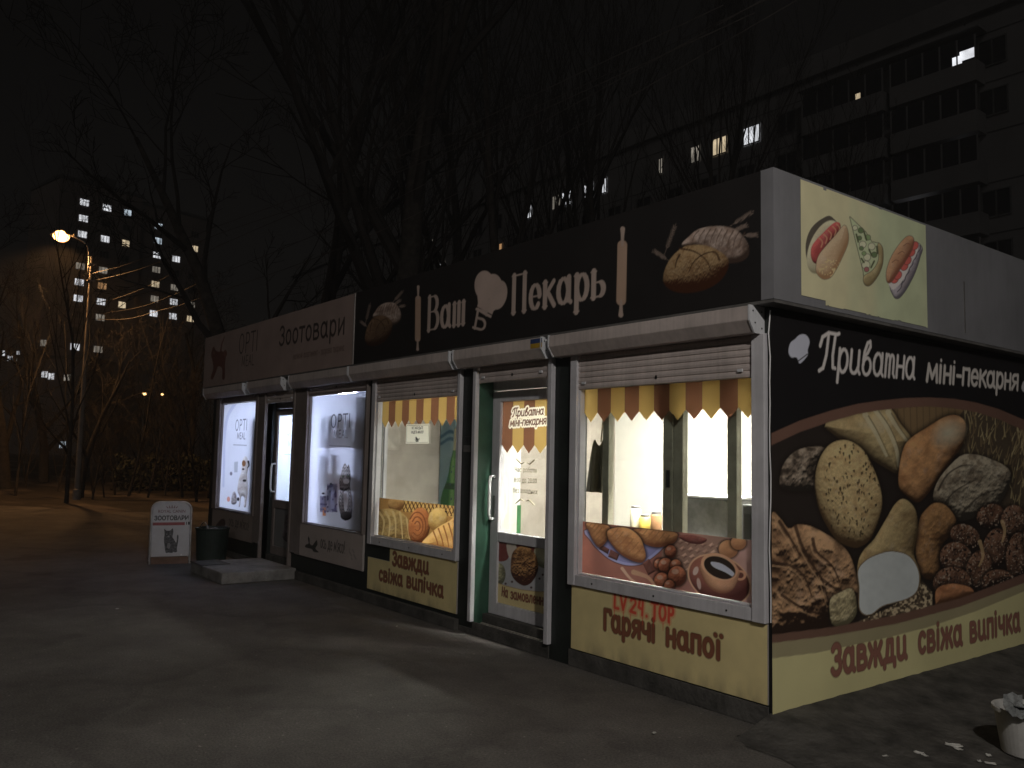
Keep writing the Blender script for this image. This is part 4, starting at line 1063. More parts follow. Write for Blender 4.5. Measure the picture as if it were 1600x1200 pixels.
for x, y in ((800, 909), (843, 904), (830, 918), (848, 898), (790, 912)): a.fill(a.ell(x, y, 1.8, 1.8), (36, 26, 26))
yl = [(776, 911), (790, 916), (815, 922), (840, 925), (862, 925), (862, 970), (774, 970)]
a.fill(a.poly(yl, smooth=False) - 1, (84, 66, 44)); a.fill(a.poly(yl, smooth=False), (106, 97, 70))
for gr, c in ((.004, (46, 26, 18)), (0, (58, 32, 24))):
    a.text('На', (783, 931), (794, 935), .085, dict(CHUNK, w=.15), c, grow=gr)
    a.text('замовлення', (797, 936), (856, 948), .082, dict(CHUNK, w=.15, xh=.8), c, grow=gr)
a.build('print', STICK, t)

# ---- opening hours on the door glass (thin cut vinyl)
def outline_text(name, txt, loc, size, m, parent, rot=(math.pi / 2, 0, 0), sx=1.0, depth=.0004, align='CENTER', bold=0.0):
    c = bpy.data.curves.new(name, 'FONT'); c.body = txt; c.size = size; c.extrude = depth; c.align_x = align; c.resolution_u = 2; c.offset = bold * size
    o = bpy.data.objects.new(name, c); COL.objects.link(o)
    dg = bpy.context.evaluated_depsgraph_get()
    me = bpy.data.meshes.new_from_object(o.evaluated_get(dg))
    bpy.data.objects.remove(o); bpy.data.curves.remove(c)
    if sx != 1.0:
        for v in me.vertices: v.co.x *= sx
    me.materials.clear(); me.materials.append(m)
    o = bpy.data.objects.new(name, me); COL.objects.link(o)
    q = Vector(loc); p = parent
    while p is not None: q -= p.location; p = p.parent
    o.location = q; o.rotation_euler = rot
    if parent is not None: o.parent = parent
    return o
hours = thing('opening_hours', (-2.62, .175, 1.2), 'faint opening-hours lettering between two curly flourishes on the bakery door glass', 'lettering')
vin = mat('pale_vinyl', (.60, .54, .38), .5)
for txt, z in (('Час роботи', 1.435), ('8:00 до 20:00', 1.345), ('без вихідних', 1.255)):
    outline_text('lettering', txt, (-2.60, .176, z), .062, vin, hours, sx=.9)
f_ = MB()
for s_, z in ((1, 1.52), (-1, 1.19)):
    for sx in (-1, 1):
        f_.tube([(-2.60 + sx * .02, .176, z), (-2.60 + sx * .06, .176, z - s_ * .012), (-2.60 + sx * .10, .176, z + s_ * .012), (-2.60 + sx * .13, .176, z + s_ * .028)], [.003, .006, .006, .003], 6)
f_.build('flourish', vin, hours)

# ---- mask notice in the middle window
nt = thing('mask_notice', (-4.2, .03, 1.62), 'white paper notice with black lettering and hands, asking visitors to wear a mask', 'notice')
n0 = onY(635, 663, .028); n1 = onY(671, 664, .028); n2 = onY(670, 694, .028)
nx0, nx1, nz0, nz1 = n0[0], n1[0], n2[2] + .005, n0[2]
a = Art('y', .0272, nx0, nx1, nz0, nz1, .01, (228, 226, 218), 1.05)
a.build('paper', printmat('notice_paper', .7, trans=.72, wear=.02), nt)
ink_ = mat('black_ink', (.02, .02, .022), .6)
cx = (nx0 + nx1) / 2; hh = nz1 - nz0
outline_text('lettering', 'НЕ ЗАБУДЬТЕ', (cx, .0258, nz1 - hh * .27), hh * .19, ink_, nt, sx=.86, bold=.02)
outline_text('lettering', 'НАДЕТЬ МАСКУ', (cx, .0258, nz1 - hh * .48), hh * .19, ink_, nt, sx=.80, bold=.02)
b = MB(); g_ = .012
for (x0, x1, z0, z1) in ((nx0 + g_, nx1 - g_, nz1 - g_ - .003, nz1 - g_), (nx0 + g_, nx1 - g_, nz0 + g_, nz0 + g_ + .003), (nx0 + g_, nx0 + g_ + .003, nz0 + g_ + .003, nz1 - g_ - .003), (nx1 - g_ - .003, nx1 - g_, nz0 + g_ + .003, nz1 - g_ - .003)):
    b.box(x0, x1, .0256, .0262, z0, z1)
b.build('border', ink_, nt)
b = MB()
for k in range(4): b.tube([(cx - .035 + k * .014, .0256, nz0 + hh * .36 - abs(k - 1) * .008), (cx - .02 + k * .010, .0256, nz0 + hh * .24), (cx + .0 + k * .004, .0256, nz0 + hh * .12)], .003, 5)
b.tube([(cx - .04, .0256, nz0 + hh * .22), (cx - .015, .0256, nz0 + hh * .10), (cx + .03, .0256, nz0 + hh * .12), (cx + .045, .0256, nz0 + hh * .28), (cx + .02, .0256, nz0 + hh * .2)], .003, 5)
b.build('hands_drawing', ink_, nt)

# ---- flag sticker on the door's shutter box
fl = thing('flag_sticker', (-2.33, -.149, 2.44), 'small blue and yellow flag sticker on the bakery door shutter box', 'sticker')
p0 = onY(829, 536, -.1485); p1 = onY(847, 533, -.1485)
MB().box(p0[0], p1[0], -.1495, -.1485, 2.478, 2.515).build('blue_half', mat('flag_blue', (.035, .06, .16), .5), fl)
MB().box(p0[0], p1[0], -.1495, -.1485, 2.440, 2.478).build('yellow_half', mat('flag_yellow', (.42, .26, .03), .5), fl)
# address plates on the dark column by the middle window
pp = thing('address_plate', (-3.25, -.004, 1.62), 'two small grey plates on the dark column left of the bakery door', 'plate')
MB().box(-3.29, -3.15, -.006, -.001, 1.60, 1.66).build('plate', M['trim'], pp, bevel=.002)
MB().box(-3.28, -3.16, -.006, -.001, 1.70, 1.74).build('plate', M['black'], pp, bevel=.002)

# ---- pet-shop frosted films
def opti(a, o0, o1, m0, m1, l0, l1, cap, c):
    a.text('OPTI', o0, o1, cap, dict(w=.09, gap=.07), c); a.text('MEAL', m0, m1, cap * .58, dict(w=.11, gap=.06), c)
    a.fill(a.line([l0, l1], 1.1, smooth=False), c, op=.7)
W_ = (228, 230, 236)
t = thing('pet_window_film', (-5.9, .02, .7), 'frosted pet shop window film with a sitting tabby cat, shelves showing through it', 'window film')
a = Art('y', .02, -6.69, -5.165, .70, 2.25, .008, W_, 1.0)
opti(a, (516, 669), (548, 668), (521, 684.5), (544, 684.5), (515, 696), (547, 698), .165, (20, 20, 34))
cat = [(530, 752), (533, 740), (536, 728), (539, 724), (542, 728), (545, 726), (547, 736), (548, 748), (547, 760), (550, 776), (551, 792), (549, 806), (543, 813), (535, 811), (531, 800), (529, 784), (531, 768)]
sd = a.poly(cat); a.loaf(sd, 8, (60, 56, 56), (190, 184, 180), ts=4, ta=.4)
st_ = np.sin((a.v + 3 * np.sin(a.u * .9)) * 1.15) + (fbm(a.u / 3, a.v / 3, 3) - .5) * 2.2
a.over(np.clip(st_ * 2 - .3, 0, 1) * (sd < 0) * .9, (30, 27, 28))
a.fill(a.ell(541, 752, 5, 4), (216, 212, 210)); a.fill(a.line([(532, 763), (538, 766), (545, 762)], 2), (22, 20, 22))
for x in (536, 544): a.fill(a.ell(x, 744, 1.5, 1.2), (70, 96, 60))
a.fill(np.maximum(a.poly([(537, 770), (544, 770), (542, 796), (538, 796)]), sd), (222, 220, 218), op=.8)
a.loaf(a.ell(541, 806, 9, 7), 5, (24, 22, 22), (66, 60, 58))
for (x0, y0, x1, y1, c) in ((500, 775, 511, 800, (150, 146, 166)), (511, 756, 527, 800, (168, 166, 186)), (504, 793, 509, 806, (206, 140, 96))):
    sdp = a.poly([(x0, y0), (x1, y0), (x1, y1), (x0, y1)], smooth=False)
    a.fill(sdp, c); a.fill(sdp + 2, tuple(int(v * .86) for v in c)); a.specks(sdp, (90, 84, 110), 4, .6, int(x0))
a.fill(a.ell(517, 756, 2, 1.6), (40, 36, 50)); a.fill(a.ell(505, 771, 2.4, 1.6), (40, 36, 50))
a.build('print', FROST, t)
t = thing('pet_window_film', (-9.2, .02, .7), 'bright frosted pet shop window film with a standing dog and a kitten', 'window film')
a = Art('y', .02, -9.92, -8.435, .69, 2.255, .009, W_, 1.0)
arc_ = [(368, 630), (356, 650), (351, 680), (350, 720), (349, 760)]
a.fill(a.line(arc_, 5, 3), (196, 200, 218), op=.7)
opti(a, (367, 673.5), (386.5, 672.5), (370, 686), (383.5, 686.5), (365, 695), (385, 696), .17, (26, 26, 40))
dog = [(377, 738), (378, 726), (380, 716), (384, 713), (387, 718), (388, 730), (386, 742), (387, 756), (387, 770), (385, 784), (384, 792), (381, 791), (382, 778), (377, 776), (375, 790), (373, 791), (374, 776), (371, 766), (373, 750)]
sd = a.poly(dog); a.loaf(sd, 7, (150, 142, 134), (216, 212, 206), ts=4)
a.fill(a.ell(381, 724, 3, 5), (120, 84, 54)); a.fill(a.line([(388, 721), (389, 727), (387, 731)], 3.2, 1.6), (26, 24, 26)); a.fill(a.ell(382, 751, 3, 2), (24, 22, 24))
a.fill(a.ell(380, 733, 2, 1.6), (50, 40, 38)); a.fill(a.ell(372, 780, 2, 3), (34, 30, 32))
kt = [(361, 784), (363, 772), (366, 768), (369, 773), (370, 784), (367, 788), (363, 788)]
sd = a.poly(kt); a.loaf(sd, 4, (90, 84, 84), (178, 172, 170), ts=2, ta=.7); a.fill(a.ell(357, 780, 2.5, 4), (214, 150, 132))
a.fill(a.poly([(366, 722), (372, 721), (371, 738), (366, 738)], smooth=False), (186, 190, 194)); a.fill(a.ell(361, 740, 2, 3), (130, 128, 138))
a.build('print', FROST, t)
t = thing('door_film', (-7.5, .14, .95), 'faint white pet food film on the glass of the pet shop door', 'window film')
a = Art('y', .142, -8.008, -7.242, .912, 2.058, .009, (240, 243, 246), 1.0)
opti(a, (447, 681), (470, 680), (449, 699), (466, 699), (445, 710), (470, 711), .17, (172, 186, 190))
a.build('print', printmat('clear_print', .3, trans=.92, wear=.02), t)
# lower sheets with the cat slogan
t = thing('cat_slogan_panel', (-5.95, -.028, .31), 'grey lower pet shop panel with a stretching black cat and slogan, beside the tabby window', 'panel')
a = Art('y', -.0275, -6.925, -5.135, .305, .688, .006, (66, 61, 59), 9.0)
ct = [(477, 855), (478, 851), (482, 849), (481, 842), (482, 838), (484, 843), (484, 849), (488, 852), (492, 847), (495, 844), (496, 851), (493, 857), (498, 863), (490, 862), (487, 858)]
a.fill(a.poly(ct), (20, 19, 18))
a.text("ось де м'ясо!", (500, 856), (539, 866), .13, dict(w=.11, xh=.8, gap=.05), (24, 22, 21))
for i in range(14): a.fill(a.ell(546 + (i * 7 % 11), 858 + (i * 5 % 17), 1.0, 1.4), (48, 46, 44), op=.7)
a.build('print', SIGN, t)
t = thing('cat_slogan_panel', (-9.2, -.024, .3), 'dim lower pet shop panel with a cat slogan, above the green bin', 'panel')
a = Art('y', -.0235, -10.06, -8.40, .295, .655, .008, (52, 47, 44), 9.0)
a.fill(a.poly([(336, 824), (341, 816), (346, 811), (351, 812), (352, 820), (347, 826), (340, 829)]), (24, 18, 17))
a.text("ось де м'ясо!", (357, 821), (389, 830), .13, dict(w=.11, xh=.8, gap=.05), (24, 21, 20))
a.build('print', SIGN, t)
t = thing('door_sheet', (-7.5, .139, .3), 'grey printed sheet with a faint cat on the lower half of the pet shop door', 'panel')
a = Art('y', .1385, -8.008, -7.242, .292, .798, .008, (46, 46, 46), 8.0)
a.loaf(a.poly([(444, 822), (446, 808), (450, 803), (455, 810), (456, 828), (455, 846), (448, 847), (441, 838)]), 6, (24, 22, 23), (44, 40, 42), ts=3, ta=.6)
a.build('print', SIGN, t)

# ---- cable down the corner
cb = MB()
z = np.linspace(2.50, .62, 14)
rc = random.Random(2)
cb.tube([(.014 + rc.uniform(-.004, .004), -.016 + rc.uniform(-.008, .004), zz) for zz in z], .004, 6)
cbt = tag(cb.build('cable', M['white']), 'thin white cable running down the corner edge between the two lit faces', 'cable')

# ================================================================== INSIDE THE KIOSK
TUBE_W = emit('warm_tube', (1.0, .96, .87), 200.0)
TUBE_FILL = emit('fill_tube', (1.0, .96, .87), 70.0)
TUBE_F = emit('front_tube', (1.0, .96, .88), 600.0)
TUBE_C = emit('cold_tube', (.62, .71, 1.0), 135.0)
def ceiling_light(x, y, z, L, m, label, along='x', group='ceiling tubes'):
    t = thing('ceiling_light', (x, y, z), label, 'ceiling light', group)
    if along == 'x':
        MB().box(x - L / 2, x + L / 2, y - .08, y + .08, z - .03, z).build('housing', M['white'], t)
        MB().box(x - L / 2 + .03, x + L / 2 - .03, y - .06, y + .06, z - .06, z - .031).build('diffuser', m, t)
    else:
        MB().box(x - .08, x + .08, y - L / 2, y + L / 2, z - .03, z).build('housing', M['white'], t)
        MB().box(x - .06, x + .06, y - L / 2 + .03, y + L / 2 - .03, z - .06, z - .031).build('diffuser', m, t)
ceiling_light(-1.1, .44, 2.44, 1.3, TUBE_F, 'long warm ceiling tube over the counter behind the corner bakery window')
ceiling_light(-3.4, 2.4, 2.44, 1.3, TUBE_W, 'long warm ceiling tube in the middle of the bakery room')
baffle = mat('frosted_baffle', (.8, .79, .75), .6, var=.03)  # added light baffle, slightly translucent to leak a soft glow onto the film
_n, _l = baffle.node_tree.nodes, baffle.node_tree.links
_t = _n.new("ShaderNodeBsdfTranslucent"); _t.inputs[0].default_value = (1, .96, .88, 1)
_m = _n.new("ShaderNodeMixShader"); _m.inputs[0].default_value = .012
_l.new(_n["Principled BSDF"].outputs[0], _m.inputs[1]); _l.new(_t.outputs[0], _m.inputs[2]); _l.new(_m.outputs[0], _n["Material Output"].inputs[0])
ceiling_light(-1.0, 1.9, 2.44, 1.2, TUBE_FILL, 'dim warm ceiling tube farther back behind the corner bakery window')  # extra tube added to brighten the corner window's awning film
MB().box(-1.80, -.11, .33, .333, 1.93, 2.44).build('light_baffle', baffle, kiosk)  # unseen baffle added to keep direct tube light off film and ground
ceiling_light(-7.6, .95, 2.44, .8, TUBE_C, 'short cold white ceiling tube just inside the pet shop door', 'y')  # extra tube added to brighten the film on the pet shop door
ceiling_light(-6.6, 1.6, 2.44, 1.2, TUBE_C, 'cold white ceiling tube in the pet shop near its shelves')
ceiling_light(-9.0, 1.5, 2.44, 1.2, TUBE_C, 'cold white ceiling tube at the far end of the pet shop')

# drinks fridge with a bottle print on its flank
fr_ = thing('drinks_fridge', (-4.72, 1.25, .10), 'white drinks fridge with a green bottle printed on its side, seen through the middle window', 'fridge')
MB().box(-5.03, -4.42, .86, 1.56, .10, 2.02).build('body', M['white'], fr_, bevel=.01)
MB().box(-4.42, -4.40, .90, 1.50, .45, 1.95).build('door', M['inwall'], fr_, bevel=.005)
MB().box(-4.419, -4.405, 1.502, 1.56, .12, 1.02).build('edge_strip', mat('fridge_green', (.04, .18, .06), .4), fr_)
bt = Art('y', .857, -5.028, -4.425, .14, 2.0, .008, (150, 178, 190), 1.2)
bt.over(np.clip((fbm(bt.A * 4, bt.B * 2, 5) - .42) * 3, 0, 1), (112, 150, 170))
def BP(P): return [(x, z) for x, z in P]
bx = -4.66
prof = [(-.33, .14), (-.33, 1.06), (-.29, 1.16), (-.22, 1.26), (-.175, 1.38), (-.155, 1.48), (-.125, 1.56), (-.095, 1.64), (-.085, 1.86), (.085, 1.86), (.095, 1.64), (.175, 1.38), (.235, 1.2), (.235, .14)]
sd = bt.poly([(bx + .0 + x, z) for x, z in prof], sp='m', smooth=False)
bt.over(np.clip(.5 - sd / .01, 0, 1), (44, 112, 62))
bt.over(np.clip(.5 - (sd + .02) / .03, 0, 1) * np.clip(1 - np.abs(bt.A - bx + .10) / .07, 0, 1) * .8, (150, 196, 128))
bt.over(np.clip(.5 - np.maximum(sd, np.abs(bt.B - 1.22) - .035) / .01, 0, 1), (26, 74, 44))
bt.over(np.clip(.5 - np.maximum(sd, 1.62 - bt.B) / .01, 0, 1), (214, 208, 180))
for x, z, r in ((-4.78, 1.38, .012), (-4.80, 1.24, .012), (-4.75, 1.44, .01), (-4.77, 1.08, .014), (-4.84, 1.30, .008), (-4.82, .98, .02)):
    bt.over(np.clip(.5 - (np.hypot(bt.A - x, bt.B - z) - r) / .008, 0, 1), (60, 86, 120))
for z in (1.72, 1.80): bt.over(np.clip(.5 - (np.abs(bt.B - z - .03 * np.sin(bt.A * 14)) - .02) / .02, 0, 1) * (bt.A < -4.76), (66, 110, 140))
bt.build('bottle_print', STICK, fr_)
# notice frame hanging on the laminate wall
nf = thing('wall_frame', (-5.045, .22, 1.7), 'small beige framed sheet on the laminate partition inside the middle window', 'picture frame')
MB().box(-5.049, -5.038, .10, .36, 1.60, 1.90).build('frame', lam, nf, bevel=.004)
MB().box(-5.037, -5.034, .125, .335, 1.63, 1.875).build('sheet', mat('beige_sheet', (.55, .50, .44), .5), nf)
# serving counter, display case, shelves, apron
ct = thing('counter', (-1.2, .6, .1), 'white serving counter inside the corner bakery window', 'counter')
MB().box(-1.66, -.12, .40, .82, .10, .97).build('base', M['inwall'], ct)
MB().box(-1.68, -.11, .37, .86, .971, 1.01).build('top', mat('counter_top', (.45, .43, .40), .3), ct, bevel=.006)
dc = thing('display_case', (-.95, .6, 1.01), 'grey translucent display case on the bakery counter', 'display case')
plx = mat('grey_plastic', (.30, .30, .30), .4, var=.25, scale=7)
MB().box(-1.12, -.62, .45, .78, 1.012, 1.30).build('body', plx, dc, bevel=.01)
MB().box(-1.13, -.61, .44, .79, 1.301, 1.32).build('lid', M['white'], dc, bevel=.004)
ov = thing('oven', (-.33, .62, 1.01), 'dark steel oven on the counter at the right of the bakery window', 'oven')
MB().box(-.52, -.14, .42, .80, 1.012, 1.28).build('body', mat('oven_steel', (.09, .09, .09), .4, metal=.4), ov, bevel=.008)
MB().box(-.50, -.16, .413, .419, 1.05, 1.22).build('oven_door', M['black'], ov)
for k, (x, h) in enumerate(((-1.62, .16), (-1.52, .10), (-1.40, .13))):
    j = thing('jar', (x, .52, 1.01), ('tall cream jar at the left end of the bakery counter', 'short yellow jar beside the tall cream one on the counter', 'middle-sized brown jar on the bakery counter by the sash bar')[k], 'jar')
    MB().lathe([(0, .002), (.042, .002), (.045, .02), (.045, h), (.035, h + .01), (0, h + .01)], (x, .52, 1.01), 16).build('body', mat('jar_body', ((.6, .55, .4), (.6, .45, .1), (.3, .16, .08))[k], .3), j, smooth=True)
    MB().lathe([(0, h + .011), (.036, h + .011), (.036, h + .03), (0, h + .03)], (x, .52, 1.01), 16).build('lid', M['steel'], j)
ap = thing('apron', (-1.73, .24, 1.75), 'dark olive apron hanging by its strap at the left of the corner window', 'apron')
apm = mat('apron_cloth', (.16, .14, .09), .9)
b = MB()
nx, nz = 12, 12
def apx(i, j, off):
    t_ = j / (nz - 1); s_ = i / (nx - 1)
    wdt = .10 + .14 * (1 - t_) ** .6
    return (-1.80 + (s_ - .5) * wdt + .02 * t_, .26 + .02 * math.sin(s_ * 14) * (1 - t_) + off, 1.30 + .42 * t_ - .05 * math.sin(s_ * 3.14) * t_)
vs = [apx(i, j, 0) for j in range(nz) for i in range(nx)] + [apx(i, j, .012) for j in range(nz) for i in range(nx)]
fs = []
for o_ in (0, nx * nz):
    for j in range(nz - 1):
        for i in range(nx - 1):
            q = o_ + j * nx + i; fs.append((q, q + 1, q + nx + 1, q + nx))
b.add(vs, fs).build('cloth', apm, ap, smooth=True)
MB().tube([(-1.75, .26, 1.70), (-1.72, .25, 1.9), (-1.66, .22, 2.12)], .006, 6).build('strap', apm, ap)
# pet-shop shelving whose goods shade the frosted film
ps_ = thing('pet_shelf', (-5.8, .3, .1), 'shelf unit of pet goods close behind the frosted tabby window', 'shelf')
for z in (.98, 1.36, 1.76): MB().box(-6.45, -5.60, .12, .30, z, z + .02).build('shelf_board', M['white'], ps_)
MB().box(-5.58, -5.13, .13, .60, .12, 2.2).build('side_cabinet', M['pvc_dirty'], ps_)
rg = random.Random(12)
goods = [mat('goods_' + n_, c, .6) for n_, c in (('blue', (.2, .25, .5)), ('red', (.45, .12, .1)), ('cream', (.6, .55, .45)), ('green', (.15, .3, .15)))]
kk = 0
for z in (1.0, 1.38, 1.78):
    x = -6.42
    while x < -5.72:
        wd = rg.uniform(.07, .17); h = rg.uniform(.14, .31)
        if rg.random() < .72:
            c_ = rg.randrange(4)
            o = MB().box(x, x + wd, .13, .25, z, z + h).box(x + .008, x + wd - .008, .152, .228, z + h, z + h + .012).build('pet_food_pack', goods[c_], None, bevel=.008)
            tag(o, 'blurred pack of pet food on the shelf behind the frosted tabby window', 'pack', 'pet food packs behind the frosted window')
        x += wd + rg.uniform(.01, .09)
db = thing('pet_cabinet', (-8.5, .35, .1), 'tall grey cabinet shading the right edge of the far pet shop film', 'cabinet')
MB().box(-8.72, -8.42, .12, .5, .11, 2.05).build('body', M['pvc_dirty'], db, bevel=.01)
MB().box(-8.715, -8.425, .114, .1195, .15, 2.0).build('door', M['pvc'], db)

# ================================================================== THINGS ON THE PLAZA
st = thing('concrete_step', (-7.45, -.48, 0), 'low concrete step slab before the pet shop door', 'step')
MB().box(-8.02, -6.84, -.945, -.03, 0, .135).build('slab', M['concrete'], st, bevel=.012)
MB().box(-8.03, -7.55, -.955, -.60, .136, .142).build('worn_edge', M['plinth'], st)

# folding A-board
def aboard():
    P0 = onZ(233, 882); P1 = onZ(296, 880)
    cx, cy = (P0[0] + P1[0]) / 2, (P0[1] + P1[1]) / 2
    ang = math.atan2(P1[1] - P0[1], P1[0] - P0[0])
    wd = float(np.hypot(P1[0] - P0[0], P1[1] - P0[1])); H = .83
    t = thing('pavement_sign', (cx, cy, 0), 'white pavement board advertising pet goods with a grey kitten, standing beside the green bin', 'pavement sign', rz=ang)
    fm = mat('board_frame', (.62, .60, .60), .4); sheet = mat('board_sheet', (.50, .49, .52), .5, var=.06)
    lean = .10
    def Y_(z): return lean * z / H - .0
    r = .11
    def outline(w_, z0, z1, rr):
        P = [(-w_, z0), (w_, z0), (w_, z1 - rr)]
        P += [(w_ - rr + rr * math.cos(k), z1 - rr + rr * math.sin(k)) for k in np.linspace(.2, 1.4, 5)]
        P += [(-w_ + rr + rr * math.cos(k), z1 - rr + rr * math.sin(k)) for k in np.linspace(1.74, 2.94, 5)]
        return P + [(-w_, z1 - rr)]
    for sgn, nm in ((1, 'front_panel'), (-1, 'rear_panel')):
        yb = 0.0 if sgn > 0 else .34
        def sk_(p, off): return (p[0], yb + sgn * (lean + .03) * p[1] / H + sgn * off, p[1])
        O = outline(wd / 2 - .015, .10, H - .01, r)
        n = len(O)
        b = MB(); b.add([sk_(p, 0) for p in O] + [sk_(p, .012) for p in O], [tuple(range(n)), tuple(range(n, 2 * n))[::-1]] + [(i, (i + 1) % n, n + (i + 1) % n, n + i) for i in range(n)])
        pn = b.build(nm, sheet, t, off=LOCAL)
        path = [(-wd / 2, 0)] + [(p[0] * wd / (wd - .03), p[1]) for p in O[2:]][::-1]
        path = [(-wd / 2, 0.0), (-wd / 2, H - r)] + [(-wd / 2 + r + r * math.cos(k), H - r + r * math.sin(k)) for k in np.linspace(2.94, 1.74, 5)] + [(wd / 2 - r + r * math.cos(k), H - r + r * math.sin(k)) for k in np.linspace(1.4, .2, 5)] + [(wd / 2, H - r), (wd / 2, 0.0)]
        MB().tube([sk_(p, -.004) for p in path], .011, 8).build('frame', fm, pn, off=LOCAL, smooth=True)
        if sgn > 0:
            MB().add([sk_((x, z), -.0045) for x, z in ((-wd / 2 + .02, .09), (wd / 2 - .02, .09), (wd / 2 - .02, .0), (-wd / 2 + .02, .0))], [(0, 3, 2, 1)]).add([sk_((x, z), .004) for x, z in ((-wd / 2 + .02, .09), (wd / 2 - .02, .09), (wd / 2 - .02, .0), (-wd / 2 + .02, .0))], [(0, 1, 2, 3)]).build('foot_board', mat('rust_board', (.17, .10, .07), .8), pn, off=LOCAL)
            rot = (math.pi / 2 - math.atan((lean + .03) / H), 0, 0)
            def txt(s_, x, z, size, m_, sx, bold=0.0):
                o = outline_text('lettering', s_, (0, 0, 0), size, m_, None, rot, sx, bold=bold)
                o.location = Vector(sk_((x, z), -.0028)); o.parent = pn
            dk_ = mat('board_black', (.02, .02, .022), .5); rd_ = mat('board_red', (.28, .05, .06), .5); gd = mat('board_wine', (.20, .09, .10), .5)
            k_ = wd / .545
            txt('ROYAL CANIN', 0, .685, .062 * k_, gd, .92, .012)
            txt('ЗООТОВАРИ', 0, .585, .088 * k_, dk_, .86, .035)
            b = MB()
            def q2(x0, x1, z0, z1, off=-.002): b.add([sk_((x, z), off) for x, z in ((x0, z0), (x1, z0), (x1, z1), (x0, z1))], [(0, 1, 2, 3)])
            q2(-wd / 2 + .02, wd * .34, .515, .555); b.build('red_band', rd_, pn, off=LOCAL)
            b = MB(); q2(wd * .37, wd * .39, .52, .56); q2(wd * .42, wd * .47, .52, .56); b.build('side_mark', dk_, pn, off=LOCAL)
            b = MB()
            for i in range(5):
                x = -.05 + i * .025
                b.add([sk_(p, -.002) for p in ((x - .009, .745), (x + .009, .745), (x * 1.5 + .002, .775 + .008 * (2 - abs(i - 2))), (x * 1.5 - .004, .775 + .008 * (2 - abs(i - 2))))], [(0, 1, 2, 3)])
            b.build('crown_mark', gd, pn, off=LOCAL)
            # kitten picture
            kp = [(-.055, .15), (-.075, .25), (-.085, .33), (-.08, .40), (-.088, .47), (-.06, .445), (-.01, .445), (.02, .475), (.03, .42), (.022, .36), (.04, .33), (.075, .28), (.08, .38), (.10, .37), (.095, .27), (.085, .20), (.09, .16), (.06, .15), (.045, .16), (.03, .145), (0, .145), (-.02, .15)]
            kp = [tuple(p) for p in smooth_poly(kp, 3)]
            furm = mat('kitten_print', (.085, .083, .09), .6, var=.9, scale=38)
            b = MB(); b.add([sk_(p, -.002) for p in kp], [tuple(range(len(kp)))]); b.build('kitten_picture', furm, pn, off=LOCAL)
            lightfur = mat('kitten_light', (.26, .25, .26), .6)
            for x, z, r1, r2 in ((-.052, .395, .009, .006), (-.006, .395, .009, .006), (-.028, .365, .016, .010), (-.02, .24, .022, .04)):
                MB().add([sk_((x + r1 * math.cos(k), z + r2 * math.sin(k)), -.0032) for k in np.linspace(0, 6.283, 13)[:-1]], [tuple(range(12))]).build('kitten_marking', lightfur, pn, off=LOCAL)
            MB().ball(sk_((wd * .28, .115), -.006), .008, 8).build('clip', M['white'], pn, off=LOCAL)
    MB().tube([(-wd / 2, .02, .001 + .012), (-wd / 2, .32, .013)], .006, 6).build('brace', fm, t, off=LOCAL)
aboard()

# bin
P = (onZ(300, 877) + onZ(345, 877)) / 2
bx_, by_ = -9.02, -.36
bn_ = thing('litter_bin', (bx_, by_, 0), 'dark green ribbed litter bin with a bag edge showing, between board and step', 'bin')
pf = [(0, .01), (.195, .01), (.20, .03), (.225, .44), (.235, .45), (.235, .47), (.215, .47), (.20, .10), (0, .09)]
b = MB(); n = 36; vs = []; fs = []
for r, z in pf:
    for k in range(n):
        a_ = 2 * math.pi * k / n; rr = r * (1 + (.012 if k % 2 else -.012) * (0.05 < z < .43))
        vs.append((bx_ + rr * math.cos(a_), by_ + rr * math.sin(a_), z))
for i in range(len(pf) - 1):
    for k in range(n): fs.append((i * n + k, i * n + (k + 1) % n, (i + 1) * n + (k + 1) % n, (i + 1) * n + k))
b.add(vs, fs).build('body', M['bin'], bn_)
hp = [(bx_ - .17 + .34 * t_, by_ - .12, .465 + .075 * math.sin(math.pi * t_)) for t_ in np.linspace(0, 1, 10)]
MB().tube(hp, .011, 6).build('handle', M['steel'], bn_, smooth=True)
rg = random.Random(8)
b = MB()
for i in range(10):
    a_ = rg.uniform(0, 6.28); r = rg.uniform(0, .13)
    b.ball((bx_ + r * math.cos(a_), by_ + r * math.sin(a_), .43), rg.uniform(.04, .07), 7, (1, 1, .6))
b.build('rubbish', M['black'], bn_)

# bucket of rubbish at the corner of the picture
c = onZ(1612, 1180); bc = (c[0], c[1], 0)
bk = thing('bucket', bc, 'white plastic bucket overflowing with rubbish, standing on the soil right of the banner', 'bucket')
MB().lathe([(0, .006), (.138, .006), (.146, .014), (.178, .232), (.188, .234), (.188, .252), (.174, .252), (.14, .03), (0, .025)], bc, 44).build('body', M['bucket'], bk, smooth=False)
rub = []
rg = random.Random(21)
clear = mat('clear_plastic_waste', (.22, .23, .23), .25, var=.3, scale=30); grey_ = mat('dark_waste', (.07, .07, .07), .6)
def scrap_mesh(size, rr, up=.3):
    n = 5; vs = []
    for j in range(n):
        for i in range(n):
            vs.append(((i / 4 - .5) * size * rr.uniform(.8, 1.2), (j / 4 - .5) * size * .6 * rr.uniform(.85, 1.15), (rr.uniform(0, .5) + .5 * ((i / 4 - .5) ** 2 + (j / 4 - .5) ** 2)) * size * up))
    m2 = [(x, y, z + .0015) for x, y, z in vs]
    fs = [(j * n + i, j * n + i + 1, (j + 1) * n + i + 1, (j + 1) * n + i) for j in range(n - 1) for i in range(n - 1)]
    k = len(vs)
    return vs + m2, fs + [tuple(q + k for q in f[::-1]) for f in fs]
